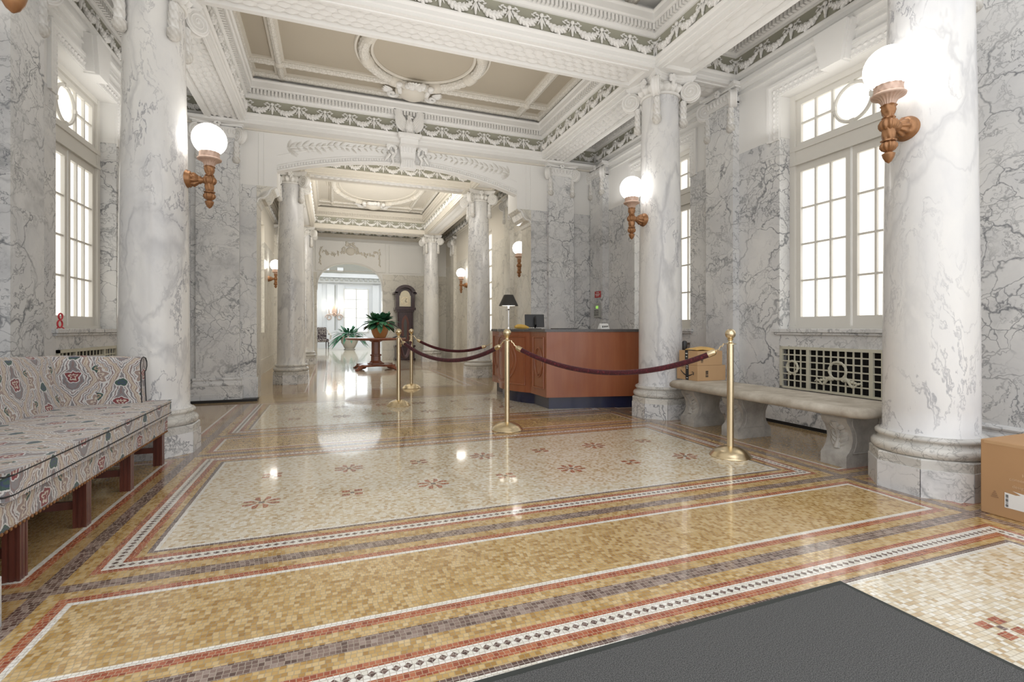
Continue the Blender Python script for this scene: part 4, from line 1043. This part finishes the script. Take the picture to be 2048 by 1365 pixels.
def text(s,size,loc,rot,par,mat,name='printed_lettering',align='LEFT'):
    cu=bpy.data.curves.new(name,'FONT'); cu.body=s; cu.size=size; cu.align_x=align; cu.extrude=.0003; cu.materials.append(M[mat])
    q=bpy.data.objects.new(name,cu); C.objects.link(q); bpy.context.view_layer.update()
    me=bpy.data.meshes.new_from_object(q.evaluated_get(bpy.context.evaluated_depsgraph_get())); bpy.data.objects.remove(q)
    o=bpy.data.objects.new(name,me); C.objects.link(o); o.parent=par; o.location=loc; o.rotation_euler=rot; return o
M['faintink']=plain('pale_print',(.62,.43,.27),.7,.03)
text('H',.024,(-.0012,.436,.244),(PI/2,0,-PI/2),t,'faintink'); text('conserve',.024,(-.0012,.489,.214),(PI/2,0,-PI/2),t,'faintink'); text('design',.024,(-.0012,.477,.176),(PI/2,0,-PI/2),t,'faintink')
t=thing('entrance_mat','dark grey ribbed-edge entrance mat across the bottom right of the floor','mat',(1.964,1.437,0),.025)
m=MB(); m.box(-2.3,0,-2.6,0,0,.006); m.build('rubber_edge','rubber',t,bevel=.003)
m=MB(); m.box(-2.275,-.028,-2.57,-.028,.004,.0095); m.build('carpet_pile','mat',t)
# ------------------------------------------------------------------ reception desk
t=thing('reception_desk','curved red-brown reception desk with dark counter top and oval panels','desk',(0,0,0))
def sx(y):          # front surface of the desk, bulging in the middle
    if y<6.32 or y>7.45: return 2.60-.015*(y-5.75)
    q=(y-6.32)/1.13; return 2.60-.015*(y-5.75)-.20*math.sin(PI*q)**.8
ys=[5.78+ (7.93-5.78)*k/44 for k in range(45)]
front=[(sx(y),y) for y in ys]
def outline(e,back=.60):
    f=[(x+e,min(max(y,5.78+e),7.93-e)) for x,y in front]
    return f+[(3.15-e,7.93-e),(3.15-e,6.45),(3.98-e,6.10-e),(3.98-e,5.50+e*1.0)]
m=MB(); m.prism(outline(0),.155,1.0,'z'); m.build('body','desk',t)
m=MB(); m.prism(outline(.06),0,.155,'z'); m.build('kickplate','kick',t)
m=MB(); m.prism(outline(-.025),1.0,1.036,'z'); m.build('counter_top','granite',t,bevel=.008)
def pan(y0,y1,z0,z1,r=.011): 
    P=[(y0+(y1-y0)*k/10,z0) for k in range(11)]+[(y1,z0+(z1-z0)*k/4) for k in range(1,5)]+[(y1-(y1-y0)*k/10,z1) for k in range(1,11)]+[(y0,z1-(z1-z0)*k/4) for k in range(1,4)]
    return [(sx(y)-.003,y,z) for y,z in P]
def oval(yc,zc,ry,rz): return [(sx(yc+ry*math.cos(a*PI/18))-.004,yc+ry*math.cos(a*PI/18),zc+rz*math.sin(a*PI/18)) for a in range(36)]
for y0,y1,rz in ((5.86,6.20,.19),(6.38,7.40,.33),(7.54,7.86,.19)):
    m=MB(); m.tube(pan(y0,y1,.26,.93),.013,6,0,closed=True); yc=(y0+y1)/2
    m.tube(oval(yc,.595,(y1-y0)*.36,rz),.011,6,0,closed=True); m.tube(oval(yc,.595,(y1-y0)*.30,rz*.86),.006,6,0,closed=True)
    m.build('oval_panel','desk',t)
# things on the desk
CT=1.036
t=thing('desk_lamp','lamp with a black cone shade at the far end of the reception desk','lamp',(2.72,7.55,CT))
m=MB(); m.lathe([(.07,0),(.07,.012),(.02,.02),(.012,.03)],24,0); m.build('base','chrome',t)
m=MB(); m.lathe([(.011,.02),(.011,.36)],12,0); m.ell((0,0,.33),(.022,.022,.03),0); m.box(-.05,.0,-.006,.006,.30,.312); m.build('stem','chrome',t)
m=MB(); m.lathe([(.155,.375),(.158,.38),(.075,.555),(.070,.555),(.150,.382)],36,0,cap=False); m.build('lamp_shade','lampshade',t)
m=MB(); m.ell((0,0,.41),(.035,.035,.045),0); m.lathe([(.145,.384),(.09,.385)],24,0,cap=False); m.build('bulb','glow',t)
t=thing('computer_monitor','small black monitor seen from behind on the desk','monitor',(2.95,7.0,CT),-.25)
m=MB(); m.box(-.15,.15,-.012,.012,.03,.23,0,Matrix.Rotation(-.22,4,'X')); m.build('screen','black',t,bevel=.006)
m=MB(); m.box(-.012,.012,-.12,-.02,.004,.16,0,TR(0,-.02,0,0,-.55)); m.box(-.09,.09,-.09,.07,0,.010); m.build('stand','black',t)
m=MB(); m.tube([(-.10,0,.028),(-.05,.01,.036),(0,.012,.036),(.06,0,.03),(.11,-.02,.018)],[.018,.034,.036,.03,.012],10,0); tag(m.build('yellow_duster','yellow',loc=(2.62,6.72,CT)),'soft yellow cloth bundle lying on the desk behind the brass ball','cloth')
m=MB(); m.box(-.15,.15,-.11,.11,0,.012); tag(m.build('paper_folder','granite',loc=(2.98,6.05,CT),bevel=.003),'flat dark folder lying on the middle of the desk top','folder')
m=MB(); m.prism([(-.04,0),(.04,0),(0,.075)],-.075,.075,'x'); o=tag(m.build('tent_card','white',loc=(3.46,5.82,CT)),'small white tent card on the desk beside the column','card'); o.rotation_euler=(0,0,.2)
m=MB()
for k in range(4): m.box(-.05+.028*k,-.035+.028*k,-.0325,-.0315,.018+.004*k,.045,0,Matrix.Rotation(0,4,'X'))
m.build('printed_marks','ink',o)
# wall devices on the right pier
RM=PI/2
t=thing('alarm_panel','grey alarm keypad with green display on the marble right of the desk','keypad',(XR-.12,7.79,1.24),PI)
m=MB(); m.box(0,.035,-.10,.10,0,.26); m.build('housing','greydev',t,bevel=.006)
m=MB(); m.box(.035,.038,-.02,.06,.16,.21); m.build('display','green',t)
m=MB()
for i in range(3):
    for j in range(3): m.ell((.036,-.055+.05*i,.05+.036*j),(.006,.012,.010),0,8,5)
m.build('buttons','black',t)
t=thing('red_notice','small red notice with white lines above the grey keypad','sign',(XR-.12,7.80,1.60),PI)
m=MB(); m.box(0,.006,-.105,.105,0,.115); m.build('plate','redsign',t)
m=MB()
for z,a,b in ((.085,-.055,.05),(.055,-.08,.075),(.028,-.06,.05)): m.box(.006,.0072,a,b,z,z+.012)
m.build('printed_lines','white',t)
# red ornament on the left window sill
m=MB()
for cz,cy,r in ((.045,0,.035),(.115,.012,.028)): m.tube([(0,cy+r*math.cos(k*.35)*(1.25),cz+r*math.sin(k*.35)) for k in range(18)],.007,6,0,closed=True)
m.tube([(0,.03,.015),(0,.06,.008),(0,.075,.001)],.006,6,0); m.tube([(0,-.03,.015),(0,-.05,.004)],.006,6,0)
tag(m.build('red_wire_ornament','redwire',loc=(-2.36,5.76,1.04)),'small red curled ornament on the left window sill','ornament')
# ------------------------------------------------------------------ pedestal table, plants, clock, chair beyond the arch
t=thing('pedestal_table','round dark wood pedestal table beyond the velvet ropes','table',(1.10,13.15,0))
m=MB(); m.lathe([(.60,.745),(.70,.75),(.74,.77),(.755,.785),(.755,.80),(.745,.808)],64,0); m.build('tabletop','tablewood',t)
m=MB(); m.lathe([(.22,.135),(.22,.16),(.17,.18),(.15,.20),(.13,.22),(.125,.34),(.15,.35),(.15,.38),(.115,.39),(.115,.70),(.16,.72),(.20,.75)],8,0,ph=PI/8,smooth=False); m.build('pedestal','tablewood',t)
m=MB(); m.prism([(.55*math.cos(k*PI/2+PI/4+d)*r,.55*math.sin(k*PI/2+PI/4+d)*r) for k in range(4) for d,r in ((-.2,1),(.2,1),(.78,.55))],.085,.135,'z'); m.build('plinth','tablewood',t)
for k in range(4):
    a=k*PI/2+PI/4; m=MB(); m.tube([(.40*math.cos(a),.40*math.sin(a),.09),(.52*math.cos(a),.52*math.sin(a),.085),(.62*math.cos(a),.62*math.sin(a),.05),(.68*math.cos(a),.68*math.sin(a),.022)],[.05,.06,.045,.03],10,0)
    for d in (-.05,0,.05): m.ell((.69*math.cos(a+d),.69*math.sin(a+d),.02),(.03,.025,.02),0,7,5)
    m.build('claw_foot','tablewood',t)
def plant(name,label,loc,pot,potmat,n,L,W,up=.55,seed=1,rim=.2):
    random.seed(seed); t=thing(name,label,'plant',loc)
    p=MB(); p.lathe(pot,40,0); h=max(z for r,z in pot); p.build('pot',potmat,t)
    f=MB()
    for k in range(n):
        a=2*PI*random.random(); l=L*random.uniform(.65,1.15); el=random.uniform(-.15,1.25)
        base=Vector((rim*.5*random.random()*math.cos(a),rim*.5*random.random()*math.sin(a),h-.03)); d=Vector((math.cos(a)*math.cos(el),math.sin(a)*math.cos(el),math.sin(el)+.25)).normalized()
        side=Vector((0,0,1)).cross(d).normalized(); nn=d.cross(side).normalized()
        K=8; vs=[];fs=[]; w=W*random.uniform(.8,1.2)
        for i in range(K+1):
            q=i/K; c=base+d*(l*q)+Vector((0,0,-l*up*q*q*(1.1-el*.4))); ww=(.006 if q<.3 else w/2*math.sin(PI*min(1,(q-.25)/.75*.96+.04))**.75)
            tw=.012*0; vs+=[c-side*ww-nn*ww*.25,c+nn*.0,c+side*ww-nn*ww*.25]
        for i in range(K):
            o=i*3; fs+=[(o,o+1,o+4,o+3),(o+1,o+2,o+5,o+4)]
        f.add(vs,fs,0,True)
    f.build('foliage','leaf',t,sharp=80); return t
plant('potted_plant','leafy green plant in a glossy ochre pot on the pedestal table','plant' and (1.20,13.15,.808),[(.13,0),(.15,.01),(.20,.12),(.235,.25),(.245,.35),(.24,.39),(.225,.40),(.21,.38)],'terracotta',150,.46,.125,.55,4,.30)
plant('potted_plant','arching green plant in a pale stone urn on the far room floor',(.90,25.8,0),[(.26,0),(.28,.02),(.22,.06),(.26,.10),(.38,.35),(.45,.58),(.48,.66),(.46,.70),(.42,.66)],'palepot',110,.95,.15,.75,9,.5)
m=MB(); m.box(-.14,.14,-.10,.10,0,.02); m.box(-.10,.16,-.08,.12,.0205,.035); tag(m.build('dark_book','black',loc=(1.66,13.05,.808),bevel=.003),'flat dark books on the pedestal table beside the ochre pot','book')
t=thing('longcase_clock','tall dark wooden clock with arched hood and engraved dial against the end wall','clock',(2.33,16.74,0))
m=MB(); m.box(-.33,.33,-.24,.24,.0,.06); m.box(-.30,.30,-.22,.22,.06,.44); m.box(-.33,.33,-.24,.24,.44,.49); m.box(-.22,.22,-.224,-.21,.12,.38)
for sg in (-1,1): m.ell((sg*.29,-.20,.03),(.05,.05,.03),0)
m.build('base','clockwood',t,bevel=.008)
m=MB(); m.box(-.25,.25,-.18,.20,.49,1.66); m.box(-.29,.29,-.22,.22,1.60,1.66)
for sg in (-1,1): m.lathe([(.025,.52),(.025,1.58)],12,0,TR(sg*.235,-.185,0))
m.build('trunk','clockwood',t,bevel=.006)
m=MB(); m.prism([(-.12,.62),(.12,.62),(.12,1.25),(.08,1.40),(0,1.50),(-.08,1.40),(-.12,1.25)],-.20,-.18,'y'); d=m.build('trunk_door','mahog',t,bevel=.006)
m=MB(); m.prism([(-.05,.70),(.05,.70),(.05,1.25),(0,1.40),(-.05,1.25)],-.205,-.199,'y'); m.build('glass_pane','granite',d)
m=MB(); m.box(-.34,.34,-.25,.23,1.66,1.74); m.box(-.30,.30,-.14,.22,1.74,2.25)
arc_=[(.30*math.cos(a*PI/16),2.22+.24*math.sin(a*PI/16)) for a in range(17)]; m.prism(arc_,-.13,.20,'y')
for sg in (-1,1): m.box(*sorted((sg*.21,sg*.31)),-.22,-.1,1.74,2.2); m.box(*sorted((sg*.22,sg*.37)),-.26,.22,2.19,2.25)
o_=[(.34*math.cos(a*PI/20),2.21+.28*math.sin(a*PI/20)) for a in range(21)]; i_=[(.25*math.cos(a*PI/20),2.21+.19*math.sin(a*PI/20)) for a in range(21)]
m.prism(o_+i_[::-1],-.26,-.16,'y')
for a in range(2,19): m.box(-.012,.012,-.27,-.2,.21,.235,0,TR(0,0,2.21,0,0,PI/2-a*PI/20))
m.build('hood','clockwood',t)
m=MB(); m.prism([(-.185,1.78),(.185,1.78),(.185,2.14)]+[(.16*math.cos(a*PI/12),2.14+.17*math.sin(a*PI/12)) for a in range(13)]+[(-.185,2.14)],-.15,-.14,'y'); f=m.build('dial','face',t)
m=MB(); m.tube([(.13*math.cos(k*PI/16),-.153,1.96+.13*math.sin(k*PI/16)) for k in range(32)],.006,5,0,closed=True); m.tube([(.09*math.cos(k*PI/16),-.153,1.96+.09*math.sin(k*PI/16)) for k in range(32)],.003,5,0,closed=True)
for k in range(12): a=k*PI/6; m.box(-.005,.005,-.155,-.150,.10,.125,0,TR(0,0,1.96,0,0,a))
m.build('numeral_ring','brass',f)
m=MB(); m.box(-.005,.005,-.157,-.153,0,.10,0,TR(0,0,1.96,0,0,.5)); m.box(-.006,.006,-.157,-.153,0,.07,0,TR(0,0,1.96,0,0,2.2)); m.build('hands','ink',f)
# armchair and wall lamp of the far room
t=thing('armchair','dark patterned armchair with cream frame seen through the arched doorway','armchair',(-.42,27.2,0),.2)
m=MB(); m.box(-.32,.30,-.35,.30,.36,.52); m.build('seat','fabric2',t,bevel=.05)
m=MB(); m.box(-.32,.30,.22,.36,.50,1.12); m.build('backrest','fabric2',t,bevel=.05)
for sg in (-1,1):
    m=MB(); m.tube([(sg*.36,-.33,.50),(sg*.38,-.36,.70),(sg*.37,-.25,.80),(sg*.36,.0,.76),(sg*.36,.28,.95)],[.04,.05,.05,.045,.05],8,0); m.build('arm','palepot',t)
for x in (-.28,.28):
    for y in (-.30,.30): m=MB(); m.tube([(x,y,.36),(x,y,0)],[.03,.02],8,0); m.build('leg','clockwood',t)
t=thing('bracket_lamp','pair of glowing glass bell shades on a scrolled bracket on the far wall','wall lamp',(.20,28.43,2.0))
m=MB(); m.lathe([(.10,-.28),(.14,0),(.10,.28)],16,0,Matrix.Diagonal((1,.3,1,1)))
for sg in (-1,1): m.tube([(0,-.04,-.08),(sg*.12,-.12,-.2),(sg*.26,-.18,-.14),(sg*.28,-.2,.12)],.022,7,0); m.tube([(sg*(.28+.18*math.cos(k*.45)*(1-k/26)),-.05,-.35+.18*math.sin(k*.45)*(1-k/26)) for k in range(18)],.022,6,0)
m.build('bracket','bronze_lit',t)
for sg in (-1,1): m=MB(); m.lathe([(.05,.12),(.10,.20),(.13,.34),(.14,.40)],16,0,TR(sg*.28,-.2,0)); m.build('glass_shade','glow',t)
# ------------------------------------------------------------------ light
w=bpy.data.worlds.new('daylight'); bpy.context.scene.world=w; w.use_nodes=True
w.node_tree.nodes['Background'].inputs[0].default_value=(.97,.98,1.0,1); w.node_tree.nodes['Background'].inputs[1].default_value=WORLD
def area(name,loc,rot,sx_,sy_,e,col=(1,.98,.95)):
    l=bpy.data.lights.new(name,'AREA'); l.shape='RECTANGLE'; l.size=sx_; l.size_y=sy_; l.energy=e; l.color=col
    o=bpy.data.objects.new(name,l); C.objects.link(o); o.location=loc; o.rotation_euler=rot; return o
def point(name,loc,e,r=.25,col=(1,.93,.84)):
    l=bpy.data.lights.new(name,'POINT'); l.energy=e; l.shadow_soft_size=r; l.color=col
    o=bpy.data.objects.new(name,l); C.objects.link(o); o.location=loc; return o
LIGHTS()
# ------------------------------------------------------------------ camera
F_=987.0; HY=658.0
cd=bpy.data.cameras.new('camera'); cam=bpy.data.objects.new('camera',cd); C.objects.link(cam)
cd.sensor_width=36; cd.sensor_fit='HORIZONTAL'; cd.lens=F_/2048*36; cd.shift_y=-(682.5-HY)/2048; cd.clip_start=.05
cam.location=(0,0,1.04); cam.rotation_euler=(PI/2,0,-.3528)
bpy.context.scene.camera=cam
vs=bpy.context.scene.view_settings; vs.view_transform='Standard'; vs.look='None'; vs.exposure=EXPOSURE; vs.gamma=GAMMA
for o in (_vol,_fes): bpy.data.objects.remove(o)
